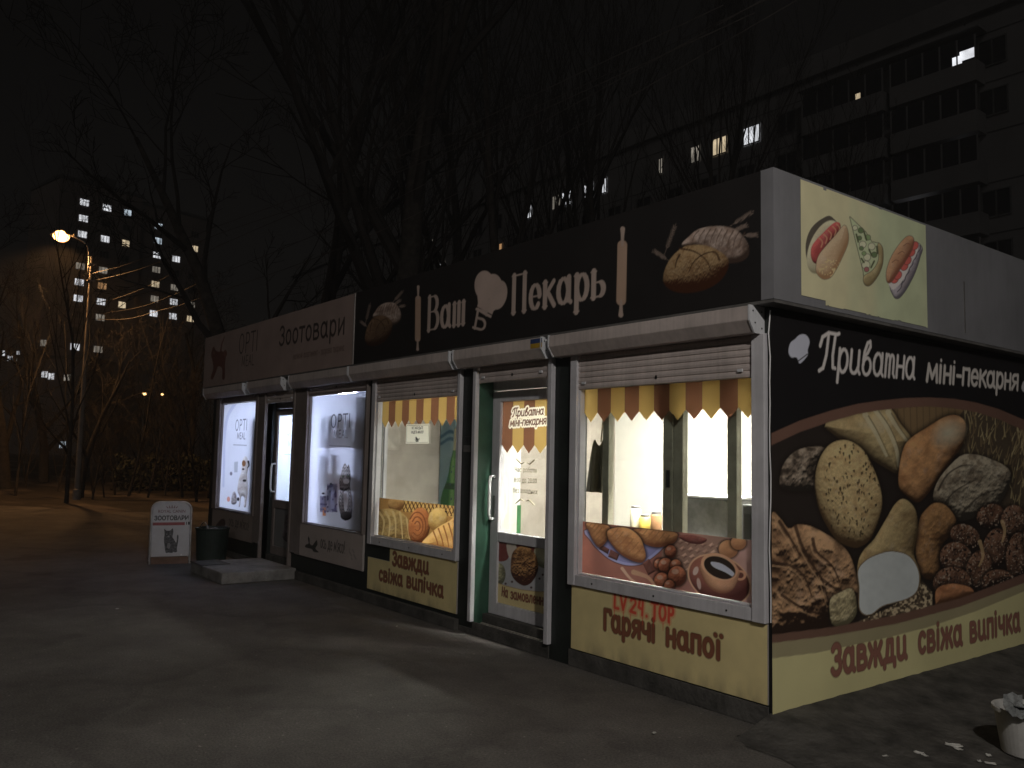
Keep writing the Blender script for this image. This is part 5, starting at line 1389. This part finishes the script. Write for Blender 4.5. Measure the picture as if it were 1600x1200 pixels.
labels = ['crumpled clear wrapper on top of the rubbish bucket', 'grey plastic sheet sagging over the bucket rim', 'dark crumpled waste inside the bucket', 'white paper cup lying in the bucket of rubbish']
for k in range(3):
    vs, fs = scrap_mesh((.17, .27, .25)[k], rg, (.35, .25, .4)[k])
    o = MB().add(vs, fs).build('waste_wrapper', (clear, clear, grey_)[k], None)
    o.location = (bc[0] - (.02, -.02, -.01)[k], bc[1] + (-.16, -.03, .02)[k], (.265, .235, .20)[k]); o.rotation_euler = (rg.uniform(-.2, .2), (-.5, .2, 0)[k], rg.uniform(0, 6))
    tag(o, labels[k], 'rubbish')
cup = MB(); cup.lathe([(0, 0), (.026, 0), (.036, .085), (.033, .085), (.024, .006), (0, .006)], (0, 0, 0), 18)
o = cup.build('paper_cup', M['paper'], None, smooth=True); o.location = (bc[0] + .02, bc[1] - .03, .255); o.rotation_euler = (1.2, .4, .8); tag(o, labels[3], 'cup')

# scraps of litter
def scrap(u, v, size, label, up=.14, m=None, grp='litter scraps on the ground'):
    vs, fs = scrap_mesh(size, rg, up)
    o = MB().add(vs, fs).build('litter_scrap', m or M['paper'], None)
    p = onZ(u, v); o.location = (p[0], p[1], .008); o.rotation_euler = (0, 0, rg.uniform(0, 6.28))
    tag(o, label, 'litter', grp)
for u, v, s_ in ((1435, 1179, .05), (1445, 1183, .035), (1497, 1173, .05), (1490, 1168, .09), (1545, 1183, .04), (1548, 1196, .05), (1530, 1192, .03), (1368, 1161, .03), (1383, 1184, .03), (1487, 1097, .035), (1498, 1090, .03), (1450, 1108, .06), (1430, 1109, .05), (1415, 1083, .05), (1350, 1156, .04), (1295, 1160, .05), (1256, 1168, .04), (1275, 1099, .04), (1350, 1080, .04), (1310, 1098, .05), (1309, 1096, .03), (1480, 1044, .03)):
    scrap(u, v, s_, 'small pale litter scrap on the dark soil in front of the bread banner')
scrap(1315, 1119, .05, 'curled pale leaf of litter just in front of the banner corner', .4)
for u, v, s_ in ((183, 953, .04), (1022, 1148, .035), (620, 980, .02)):
    scrap(u, v, s_, 'pale litter scrap lying out on the asphalt of the plaza', .2)
for u, v, s_, lb in ((637, 946, .05, 'white crumpled lump on the ground under the middle window slogan panel'), (1153, 1098, .022, 'tiny white pebble beneath the hot-drinks panel')):
    p = onZ(u, v); b = MB(); b.ball((0, 0, s_ * .7), s_, 9, (1, .8, .75))
    rr = random.Random(int(u)); b.v = [(x * rr.uniform(.85, 1.1), y * rr.uniform(.85, 1.1), z * rr.uniform(.9, 1.05)) for x, y, z in b.v]
    o = b.build('crumpled_paper', M['paper'], None); o.location = p; tag(o, lb, 'litter')

# ================================================================== STREET LAMPS AND WIRES
SODIUM = emit('sodium_glow', (1.0, .45, .14), 11.0)
def street_lamp(x, y, H, dirv, label, power, colr, glow, reach=1.0, drop=.72, aim=(0, 0, -1), cone=158):
    t = thing('street_lamp', (x, y, 0), label, 'street lamp', 'street lamps')
    d = Vector((dirv[0], dirv[1], 0)).normalized()
    B = Vector((x, y, 0))
    MB().lathe([(0, 0), (.115, 0), (.11, .3), (.085, .32), (.05, H), (0, H)], (x, y, 0), 14).build('pole', M['lampgrey'], t, smooth=False)
    e = B + d * reach + Vector((0, 0, H + drop))
    arm = [B + Vector((0, 0, H - .5)) + d * .08, B + Vector((0, 0, H + .1)) + d * .10, B + d * reach * .35 + Vector((0, 0, H + drop * .65)), e]
    MB().tube([tuple(p) for p in smooth_poly([tuple(q) for q in arm], 5, False)], .03, 8).build('arm', M['steel'], t, smooth=True)
    for dz in (.75, .25): MB().box(x - .09, x + .09, y - .09, y + .09, H - dz, H - dz + .05).build('collar', M['steel'], t)
    sd = Vector((-d.y, d.x, 0))
    b = MB(); vs = []; fs = []
    prof = [(-.05, .05, .06), (.08, .12, .12), (.3, .17, .16), (.5, .15, .13), (.62, .06, .07)]
    for (l, w_, h_) in prof:
        for k in range(9):
            a_ = math.pi * k / 8
            vs.append(e + d * l + sd * w_ * math.cos(a_) + Vector((0, 0, h_ * math.sin(a_))))
    for i in range(len(prof) - 1):
        for k in range(8): fs.append((i * 9 + k, i * 9 + k + 1, (i + 1) * 9 + k + 1, (i + 1) * 9 + k))
        fs.append((i * 9, (i + 1) * 9, (i + 1) * 9 + 8, i * 9 + 8))
    b.add(vs, fs).build('lamp_head', M['steel'], t)
    c = e + d * .3 + Vector((0, 0, -.03))
    MB().ball(tuple(c), 1.0, 14, (.23, .23, .17)).build('lamp_bowl', glow, t, smooth=True)
    ld = bpy.data.lights.new('street_lamp_light', 'SPOT'); ld.spot_size = math.radians(cone); ld.spot_blend = .55; ld.energy = power; ld.color = colr; ld.shadow_soft_size = .12
    lo = bpy.data.objects.new('street_lamp_light', ld); COL.objects.link(lo); lo.parent = t
    lo.location = c + Vector((0, 0, -.26)) - B
    lo.rotation_euler = Vector(aim).to_track_quat('-Z', 'Y').to_euler()
    return t
LP = (-24.34, .69)
street_lamp(LP[0], LP[1], 7.24, (-.46, -.76), 'concrete street lamp with an orange glowing head and wires, left of the kiosk', 1150, (1.0, .50, .18), SODIUM, reach=.62, drop=.62)
# the next lamp of the row stands behind the viewer and lights the kiosk's corner
WHITEL = emit('white_lamp_glow', (1.0, .95, .88), 30.0)
street_lamp(6.3, -5.0, 5.0, (-.78, .62), 'street lamp with a white head behind the viewer, facing the kiosk corner', 760, (1.0, .94, .87), WHITEL, aim=(-.62, .62, -.40), cone=112)

def far_pt(u, v, t): return at(u, v, t)
wirepx = [[(145, 427), (190, 416), (236, 399), (310, 365), (600, 255), (1130, 8)], [(158, 436), (220, 420), (280, 396), (340, 366), (640, 262), (1180, 20)],
          [(165, 471), (230, 448), (300, 410), (360, 376), (700, 230), (1240, -20)], [(170, 488), (225, 478), (280, 457), (325, 436), (640, 300), (1300, -60)],
          [(150, 499), (200, 498), (250, 485), (315, 465), (640, 340), (1350, -60)]]
for i, P in enumerate(wirepx):
    ds = [25.1, 24.2, 23.2, 21.8, 17.5, 12.5]
    pts = [far_pt(u, v, d_) for (u, v), d_ in zip(P, ds)]
    if i > 0: pts = [np.array((LP[0], LP[1], pts[0][2]))] + pts
    pp_ = smooth_poly(pts, 6, False)
    o = MB().tube([tuple(p) for p in pp_], .009, 5).build('overhead_wire', M['wire'])
    tag(o, ('topmost', 'second from top', 'middle', 'fourth from top', 'lowest')[i] + ' of the five overhead wires sagging from the orange street lamp', 'wire', 'overhead wires')

# two more lamps glowing far behind the pet shop
for (u, v), lb in (((226, 615), 'small distant orange lamp, the left one of the pair beyond the trees'), ((254, 616), 'small distant orange lamp, the right one of the pair beyond the trees')):
    p = at(u, v, 75)
    t = thing('distant_lamp', (p[0], p[1], 0), lb, 'street lamp', 'distant lamps')
    MB().lathe([(0, 0), (.10, 0), (.06, p[2]), (0, p[2])], (p[0], p[1], 0), 8).build('pole', M['lampgrey'], t)
    MB().lathe([(.0, 0.24), (.34, .2), (.36, .15), (0, .15)], (p[0], p[1], p[2] - .1), 10).build('lamp_head', M['steel'], t)
    MB().ball((p[0], p[1], p[2]), .15, 10).build('lamp_bowl', emit('distant_glow', (1.0, .58, .22), 7), t)

# ================================================================== TREES
def branch_tree(seed, H, r0, spread, levels, upright=.5, start=.25, nmain=9, sub=5, bend=.25, twig=.006):
    rr = random.Random(seed)
    tr = MB(); cr = MB()
    def limb(p, d, L, r, lev, mb):
        n = 5 if lev < 2 else 4
        pts = [p]; rad = [r]; q = Vector(p); dd = Vector(d)
        for i in range(n):
            dd = (dd + Vector((rr.uniform(-1, 1), rr.uniform(-1, 1), rr.uniform(-.4, 1) * upright)) * bend).normalized()
            q = q + dd * (L / n); pts.append(q.copy()); rad.append(max(twig * .6, r * (1 - .8 * (i + 1) / n)))
        mb.tube(pts, rad, (9, 6, 4, 3, 3)[min(lev, 4)], cap=False)
        if lev >= levels: return
        k = nmain if lev == 0 else sub
        for j in range(k):
            t = (start if lev == 0 else .25) + (1 - (start if lev == 0 else .25)) * (j + rr.uniform(.1, .9)) / k
            i = min(int(t * n), n - 1); f = t * n - i
            a = pts[i] + (pts[i + 1] - pts[i]) * f
            base = (pts[i + 1] - pts[i]).normalized()
            side = base.orthogonal().normalized(); side.rotate(Matrix.Rotation(rr.uniform(0, 6.283), 3, base))
            nd = (base * rr.uniform(.5, 1.0) + side * spread * rr.uniform(.6, 1.1) + Vector((0, 0, upright * .5))).normalized()
            limb(a, nd, L * (.62 - .25 * t if lev == 0 else .55 * (1.15 - .5 * t)) * rr.uniform(.75, 1.2), max(twig, (rad[i] + (rad[i + 1] - rad[i]) * f) * .55), lev + 1, cr)
    limb(Vector((0, 0, 0)), Vector((rr.uniform(-.05, .05), rr.uniform(-.05, .05), 1)), H, r0, 0, tr)
    return tr, cr
PROTO = {}
def proto(kind):
    if kind in PROTO: return PROTO[kind]
    if kind == 'big': tr, cr = branch_tree(11, 19, .33, .75, 4, .55, .12, 13, 5, .14, .012)
    elif kind == 'poplar': tr, cr = branch_tree(5, 15, .20, .42, 4, .8, .1, 14, 4, .1, .009)
    elif kind == 'sapling': tr, cr = branch_tree(23, 7.5, .06, .75, 3, .9, .15, 16, 4, .16, .004)
    elif kind == 'fork': tr, cr = branch_tree(31, 9, .24, 1.0, 4, .4, .15, 8, 5, .2, .010)
    else: tr, cr = branch_tree(41, 2.6, .035, .8, 3, .8, .02, 14, 5, .2, .005)
    a = bpy.data.meshes.new('trunk'); a.from_pydata(tr.v, [], tr.f); a.materials.append(M['bark']); a.polygons.foreach_set('use_smooth', [True] * len(a.polygons))
    b = bpy.data.meshes.new('crown'); b.from_pydata(cr.v, [], cr.f); b.materials.append(M['twig'])
    PROTO[kind] = (a, b); return PROTO[kind]
def tree(kind, x, y, label, sc=1.0, rz=0.0, name='bare_tree', cat='tree', group='bare trees', sz=None):
    t = thing(name, (x, y, 0), label, cat, group, rz=rz)
    t.scale = (sc, sc, sz or sc)
    for nm, me in zip(('trunk', 'crown'), proto(kind)):
        o = bpy.data.objects.new(nm if cat == 'tree' else ('stems' if nm == 'trunk' else 'twigs'), me); COL.objects.link(o); o.parent = t
    return t
def gdir(u, d):
    p = at(u, 690, d); return p[0], p[1]
TREES = [('big', 600, 19, 1.0, .4, 'tall bare tree whose pale trunk rises behind the joint of the two fascia signs'),
 ('big', 470, 26, .95, 2.1, 'large bare tree spreading behind the pet shop sign'),
 ('fork', 385, 21, 1.15, 1.0, 'low forking bare tree just over the far end of the pet shop sign'),
 ('poplar', 690, 24, 1.05, 3.0, 'slim upright bare tree behind the left rolling pin of the bakery sign'),
 ('poplar', 780, 22, .92, 5.0, 'slim bare tree behind the chef hat of the bakery sign'),
 ('poplar', 870, 25, 1.0, 1.5, 'upright bare tree screening the lit windows above the middle of the bakery sign'),
 ('poplar', 960, 22, .85, 2.6, 'thin bare tree standing above the right rolling pin of the bakery sign'),
 ('poplar', 1060, 26, .9, .2, 'thin bare tree behind the painted wheat ears, before the dark apartment block'),
 ('poplar', 1180, 24, .80, 4.1, 'thin bare tree near the roof corner, before the apartment block'),
 ('poplar', 1340, 27, .80, 2.2, 'bare tree before the apartment block over the snack poster'),
 ('big', 730, 36, 1.0, 5.5, 'bare tree farthest back between the two apartment buildings'),
 ('fork', 12, 30, .95, 1.9, 'forked bare tree at the left edge beyond the lawn'),
 ('fork', 72, 36, .85, .6, 'small dark bare tree between the left edge and the lamp post'),
 ('fork', 130, 25.8, .5, 4.0, 'thick-trunked bare tree standing right behind the street lamp pole'),
 ('sapling', 110, 23.2, 1.0, .3, 'young tree with upswept branches lit orange beside the lamp pole'),
 ('sapling', 206, 27, .80, 1.8, 'thin young tree between the lamp pole and the pavement board'),
 ('sapling', 30, 26, .7, 3.3, 'thin young tree with drooping shoots at the far left of the lawn'),
 ('fork', 300, 33, .7, 2.8, 'dark bare tree just left of the pet shop, in front of the high-rise'),
 ('fork', 250, 44, .7, 5.2, 'bare tree far back under the distant pair of lamps')
]
for kind, u, d, sc_, rz_, lb in TREES:
    x, y = gdir(u, d); tree(kind, x, y, lb, sc_, rz_)
SHR = [(150, 25, .9), (168, 26, .75), (185, 27.5, 1.0), (222, 29, .8), (236, 26.5, 1.1), (262, 28, 1.2), (290, 27, 1.3), (312, 25, 1.25), (330, 27, 1.3), (95, 29, .8), (45, 31, .9)]
for i, (u, d, sc_) in enumerate(SHR):
    x, y = gdir(u, d)
    nb = 'lamp pole' if u < 200 else 'pavement board'
    tree('shrub', x, y, ('bare twiggy shrub on the lawn to the left of the lamp pole' if u < 120 else 'bare twiggy shrub on the lawn just right of the lamp pole' if u < 200 else 'bare twiggy shrub on the lawn behind the pavement board'), sc_, i * 1.3, 'bare_shrub', 'shrub', 'bare shrubs on the lawn')
hx, hy = gdir(283, 31)
hd = thing('clipped_hedge', (hx, hy, 0), 'low dark hedge at the back of the lawn, left of the pet shop end', 'hedge')
b = MB(); rr = random.Random(9); nrm = np.array([.50, .866])
for i in range(2600):
    t_ = rr.uniform(-2.2, 2.6); q = rr.uniform(-.5, .5); z = rr.uniform(.05, 1.25 + .12 * math.sin(t_ * 5))
    c_ = Vector((hx + t_ * .36 - q * .93, hy + t_ * .93 + q * .36, z)); s_ = rr.uniform(.05, .11)
    d1 = Vector((rr.uniform(-1, 1), rr.uniform(-1, 1), rr.uniform(-1, 1))).normalized() * s_; d2 = d1.orthogonal().normalized() * s_ * .6
    b.add([c_ - d1, c_ + d2, c_ + d1, c_ - d2], [(0, 1, 2, 3)])
b.build('foliage', mat('hedge_leaf', (.035, .04, .028), .8, var=.3), hd)
b = MB()
for i in range(9):
    t_ = -2 + i * .55
    b.tube([(hx + t_ * .36, hy + t_ * .93, 0), (hx + t_ * .36 + .05, hy + t_ * .93, .6), (hx + t_ * .36, hy + t_ * .93 + .1, 1.1)], [.025, .02, .008], 5)
b.build('stems', M['bark'], hd)

# ================================================================== APARTMENT BLOCKS
LITS = [emit('lit_' + n_, c, s_, .35, .9) for n_, c, s_ in (('white', (.93, .95, 1.0), .8), ('warm', (1.0, .80, .52), .6), ('cold', (.75, .88, 1.0), .7), ('dim', (1.0, .9, .75), .22), ('amber', (1.0, .55, .25), .35))]
WINF = mat('window_frame_grey', (.10, .10, .10), .6)
def facade_window(parent, O, ax, nn, s0, z0, wd, h, m, panes=3, out=.04, nm='window', muntin=True):
    """a window on a facade: O origin, ax unit vector along, nn outward normal"""
    def P(s, z, o): 
        q = O + ax * s + nn * o; return (q[0], q[1], z)
    b = MB()
    b.add([P(s0, z0, out), P(s0 + wd, z0, out), P(s0 + wd, z0 + h, out), P(s0, z0 + h, out)], [(0, 1, 2, 3)])
    b.mi = 1
    def barq(sa, sb, za, zb):
        v = [P(sa, za, out + .002), P(sb, za, out + .002), P(sb, zb, out + .002), P(sa, zb, out + .002), P(sa, za, out + .06), P(sb, za, out + .06), P(sb, zb, out + .06), P(sa, zb, out + .06)]
        b.add(v, [(4, 5, 6, 7), (0, 1, 5, 4), (1, 2, 6, 5), (2, 3, 7, 6), (3, 0, 4, 7)])
    f = .07
    barq(s0, s0 + wd, z0 + h - f, z0 + h); barq(s0, s0 + wd, z0, z0 + f)
    for k in range(panes + 1):
        x = s0 + (wd - f) * k / panes; barq(x, x + f, z0 + f, z0 + h - f)
    return b.build(nm, [m, WINF], parent)

# --- high-rise at the left
d0 = np.array((-162.817, 23.527, 0)); d1 = np.array((-168.363, 48.786, 0)); ax = (d1 - d0) / np.linalg.norm(d1 - d0); nn = np.array((ax[1], -ax[0], 0))
tw = thing('high_rise', (float(d0[0] + ax[0] * 11), float(d0[1] + ax[1] * 11), 0), 'distant sixteen-storey high-rise with scattered lit windows, behind the street lamp', 'apartment block')
def TP(s, o, z): q = d0 + ax * s + nn * o; return (q[0], q[1], z)
def tbox(b, s0, s1, o0, o1, z0, z1):
    b.add([TP(s0, o0, z0), TP(s1, o0, z0), TP(s1, o1, z0), TP(s0, o1, z0), TP(s0, o0, z1), TP(s1, o0, z1), TP(s1, o1, z1), TP(s0, o1, z1)], [(0, 3, 2, 1), (4, 5, 6, 7), (0, 1, 5, 4), (1, 2, 6, 5), (2, 3, 7, 6), (3, 0, 4, 7)])
b = MB(); tbox(b, -3.5, 11.5, -13, 0, 0, 49); tbox(b, 11.5, 26, -14, -.6, 0, 48); b.build('wall', M['tower'], tw)
b = MB(); tbox(b, -3.7, 11.7, -13.2, .2, 49.02, 49.6); tbox(b, 11.8, 26.2, -14.2, -.4, 48.02, 48.6); tbox(b, 3, 8, -9, -4, 49.7, 52.5); b.build('roof', M['roof'], tw)
b = MB()
for i in range(1, 17): tbox(b, -3.55, 11.4, .005, .06, i * 2.93 - .1, i * 2.93 - .02)
for i in range(1, 17): tbox(b, 11.6, 26.05, -.595, -.54, i * 2.86 - .1, i * 2.86 - .02)
b.build('panel_joint', M['roof'], tw)
lit = [(132, 315, 0), (168, 321, 0), (201, 326, 2), (129, 339, 0), (128, 363, 0), (164, 371, 0), (194, 372, 1), (252, 353, 2), (249, 374, 2), (248, 397, 0), (246, 419, 3), (245, 443, 1), (275, 447, 3), (308, 383, 1), (278, 402, 0), (126, 413, 3), (160, 418, 3), (124, 439, 0), (154, 440, 4), (122, 464, 0), (158, 468, 0), (192, 472, 1), (274, 469, 0), (242, 488, 0), (272, 492, 0), (299, 494, 1), (157, 492, 3), (245, 464, 3), (298, 472, 3), (119, 538, 0), (153, 540, 3), (117, 590, 2)]
cols = (.85, 4.9, 8.75, 15.2, 19.1, 22.8)
used = {}
for u, v, k in lit:
    d_ = ray(u, v); t_ = ((d0 - CAM) @ nn) / (d_ @ nn); q = CAM + t_ * d_
    s_ = float((q - d0) @ ax); ci = min(range(6), key=lambda i: abs(cols[i] - s_))
    st_h = 2.93 if ci < 3 else 2.86; z_ = q[2]; fl_ = round((z_ - 1.6) / st_h)
    used[(ci, fl_)] = k
rr = random.Random(77)
nwin = 0
for ci in range(6):
    st_h = 2.93 if ci < 3 else 2.86
    for fl_ in range(16):
        k = used.get((ci, fl_))
        m_ = LITS[k] if k is not None else M['darkwin']
        wd = 1.7 if ci != 2 else 1.5
        O = d0 + nn * (0 if ci < 3 else -.6)
        facade_window(tw, O, ax, nn, cols[ci] - wd / 2, fl_ * st_h + 1.6 - .65, wd, 1.3, m_, 3 if ci != 2 else 2)
# --- lower houses far left with a few lights
for x0, hgt, lb, wl in ((14, 21, 'far dark apartment house at the left edge with a few tiny lit windows', [(4, 552, 0), (30, 552, 0), (33, 556, 1), (16, 560, 0), (30, 562, 3)]), (80, 16, 'far lower house between the left edge and the high-rise with small lit windows', [(68, 536, 3), (80, 588, 0), (70, 585, 0), (105, 590, 3), (98, 695, 2)])):
    dd = 175 if x0 < 50 else 140
    p = at(x0, 600, dd)
    hb = thing('far_house', (float(p[0]), float(p[1]), 0), lb, 'apartment block')
    L = 15 if x0 < 50 else 6
    O = np.array((p[0], p[1], 0)); a2 = np.array((.6097, .7923, 0)); n2 = np.array((.7923, -.6097, 0))
    def HP(s, o, z): q = O + a2 * s + n2 * o; return (q[0], q[1], z)
    b = MB(); b.add([HP(-L, -9, 0), HP(L, -9, 0), HP(L, 0, 0), HP(-L, 0, 0), HP(-L, -9, hgt), HP(L, -9, hgt), HP(L, 0, hgt), HP(-L, 0, hgt)], [(0, 3, 2, 1), (4, 5, 6, 7), (0, 1, 5, 4), (1, 2, 6, 5), (2, 3, 7, 6), (3, 0, 4, 7)]); b.build('wall', M['tower'], hb)
    b = MB(); b.add([HP(-L - .3, -9.3, hgt + .02), HP(L + .3, -9.3, hgt + .02), HP(L + .3, .3, hgt + .02), HP(-L - .3, .3, hgt + .02), HP(-L - .3, -9.3, hgt + .5), HP(L + .3, -9.3, hgt + .5), HP(L + .3, .3, hgt + .5), HP(-L - .3, .3, hgt + .5)], [(0, 3, 2, 1), (4, 5, 6, 7), (0, 1, 5, 4), (1, 2, 6, 5), (2, 3, 7, 6), (3, 0, 4, 7)]); b.build('roof', M['roof'], hb)
    for u, v, k in wl:
        d_ = ray(u, v); t_ = ((O - CAM) @ n2) / (d_ @ n2); q = CAM + t_ * d_
        facade_window(hb, O, a2, n2, float((q - O) @ a2) - .6, max(.8, q[2] - .6), 1.2, 1.2, LITS[k], 2)

# --- nine-storey panel block behind the kiosk, parallel to it
YB_ = 42.5
pb = thing('panel_block', (-40, YB_ + 6, 0), 'long dark nine-storey panel block with balconies behind the kiosk', 'apartment block')
MB().box(-110, 4, YB_, YB_ + 12, 0, 26.2).build('wall', M['block'], pb)
MB().box(-110.3, 4.3, YB_ - .35, YB_ + 12.3, 26.21, 27.55).build('roof_parapet', M['block'], pb)
b = MB()
for i in range(1, 10): b.box(-110, 4, YB_ - .03, YB_ - .002, i * 2.78 - .05, i * 2.78 + .02)
for x in np.arange(-107, 4, 3.2): b.box(x - .03, x + .03, YB_ - .025, YB_ - .002, .2, 26)
b.build('panel_joint', M['roof'], pb)
litB = [(945, 287, 0, .6), (1033, 261, 3, .5), (654, 400, 0, .6), (870, 322, 3, 1.2), (1087, 240, 3, .9), (1175, 215, 0, 1.4), (1125, 233, 1, 1.3), (920, 300, 0, 1.2), (886, 315, 0, 1.3), (828, 330, 0, .7), (778, 382, 4, 1.6), (715, 375, 0, .6), (1438, 327, 0, 1.3), (1510, 237, 0, .5), (675, 400, 3, .7), (694, 396, 3, .6), (1345, 152, 3, .4), (690, 425, 0, .6), (640, 436, 1, .6)]
Ob = np.array((0, YB_, 0.)); axb = np.array((1., 0, 0)); nb_ = np.array((0, -1., 0))
taken = []
for u, v, k, wd in litB:
    q = onY(u, v, YB_); fl_ = round((q[2] - 1.7) / 2.78)
    facade_window(pb, Ob, axb, nb_, q[0] - wd * .5, fl_ * 2.78 + .95, wd, 1.3, LITS[k], 3 if wd > 1 else 2)
    taken.append((fl_, q[0]))
cnt = 0
for fl_ in (8, 7, 6, 5, 4):
    for x in np.arange(-80, 3, 3.2):
        if cnt >= 84 or any(f_ == fl_ and abs(x - t_) < 2.2 for f_, t_ in taken): continue
        if x < -46 and fl_ < 7: continue
        bal = (-27 < x < -16.3)
        if bal: continue
        facade_window(pb, Ob, axb, nb_, x - .75, fl_ * 2.78 + .85, 1.5, 1.5, M['darkwin'], 2); cnt += 1
# glazed balconies, stacked in two columns
for x0, x1 in ((-27.0, -21.6), (-21.2, -16.4)):
    for fl_ in range(3, 9):
        z = fl_ * 2.78
        bo = MB().box(x0, x1, YB_ - 1.1, YB_ - .04, z - .12, z + 1.05).build('balcony', M['block'], pb)
        gl = MB()
        gl.box(x0 + .03, x1 - .03, YB_ - 1.04, YB_ - 1.0, z + 1.06, z + 2.45); gl.mi = 1
        for xx in np.linspace(x0, x1 - .08, 6): gl.box(xx, xx + .08, YB_ - 1.09, YB_ - 1.045, z + 1.06, z + 2.45)
        gl.build('glazing', [M['darkwin'], M['block']], bo)
        if fl_ == 8:
            for (u, v, wd, k) in (((1425, 120, .35, 0), (1440, 116, .6, 0), (1400, 132, .3, 1), (1340, 152, .3, 1)) if x0 < -25 else ((1511, 84, .8, 0), (1495, 95, .5, 0))):
                q = onY(u, v, YB_ - 1.1)
                if x0 < q[0] < x1: MB().box(q[0] - wd / 2, q[0] + wd / 2, YB_ - 1.075, YB_ - 1.05, q[2] - .28, q[2] + .25).build('lit_pane', LITS[k], bo)
MB().box(-27.2, -16.2, YB_ - 1.3, YB_ - .02, 9 * 2.78 - .02, 9 * 2.78 + .16).build('balcony_roof', M['block'], pb)

# ================================================================== NIGHT HAZE
hz = bpy.data.materials.new('haze'); hz.use_nodes = True
n, l = hz.node_tree.nodes, hz.node_tree.links
n.remove(n["Principled BSDF"])
pv = n.new("ShaderNodeVolumePrincipled"); pv.inputs["Color"].default_value = (.9, .88, .86, 1); pv.inputs["Density"].default_value = .0012
l.new(pv.outputs[0], n["Material Output"].inputs["Volume"])
o = MB().box(-230, 40, -60, 120, -1, 60).build('haze', hz); tag(o, kind='stuff')
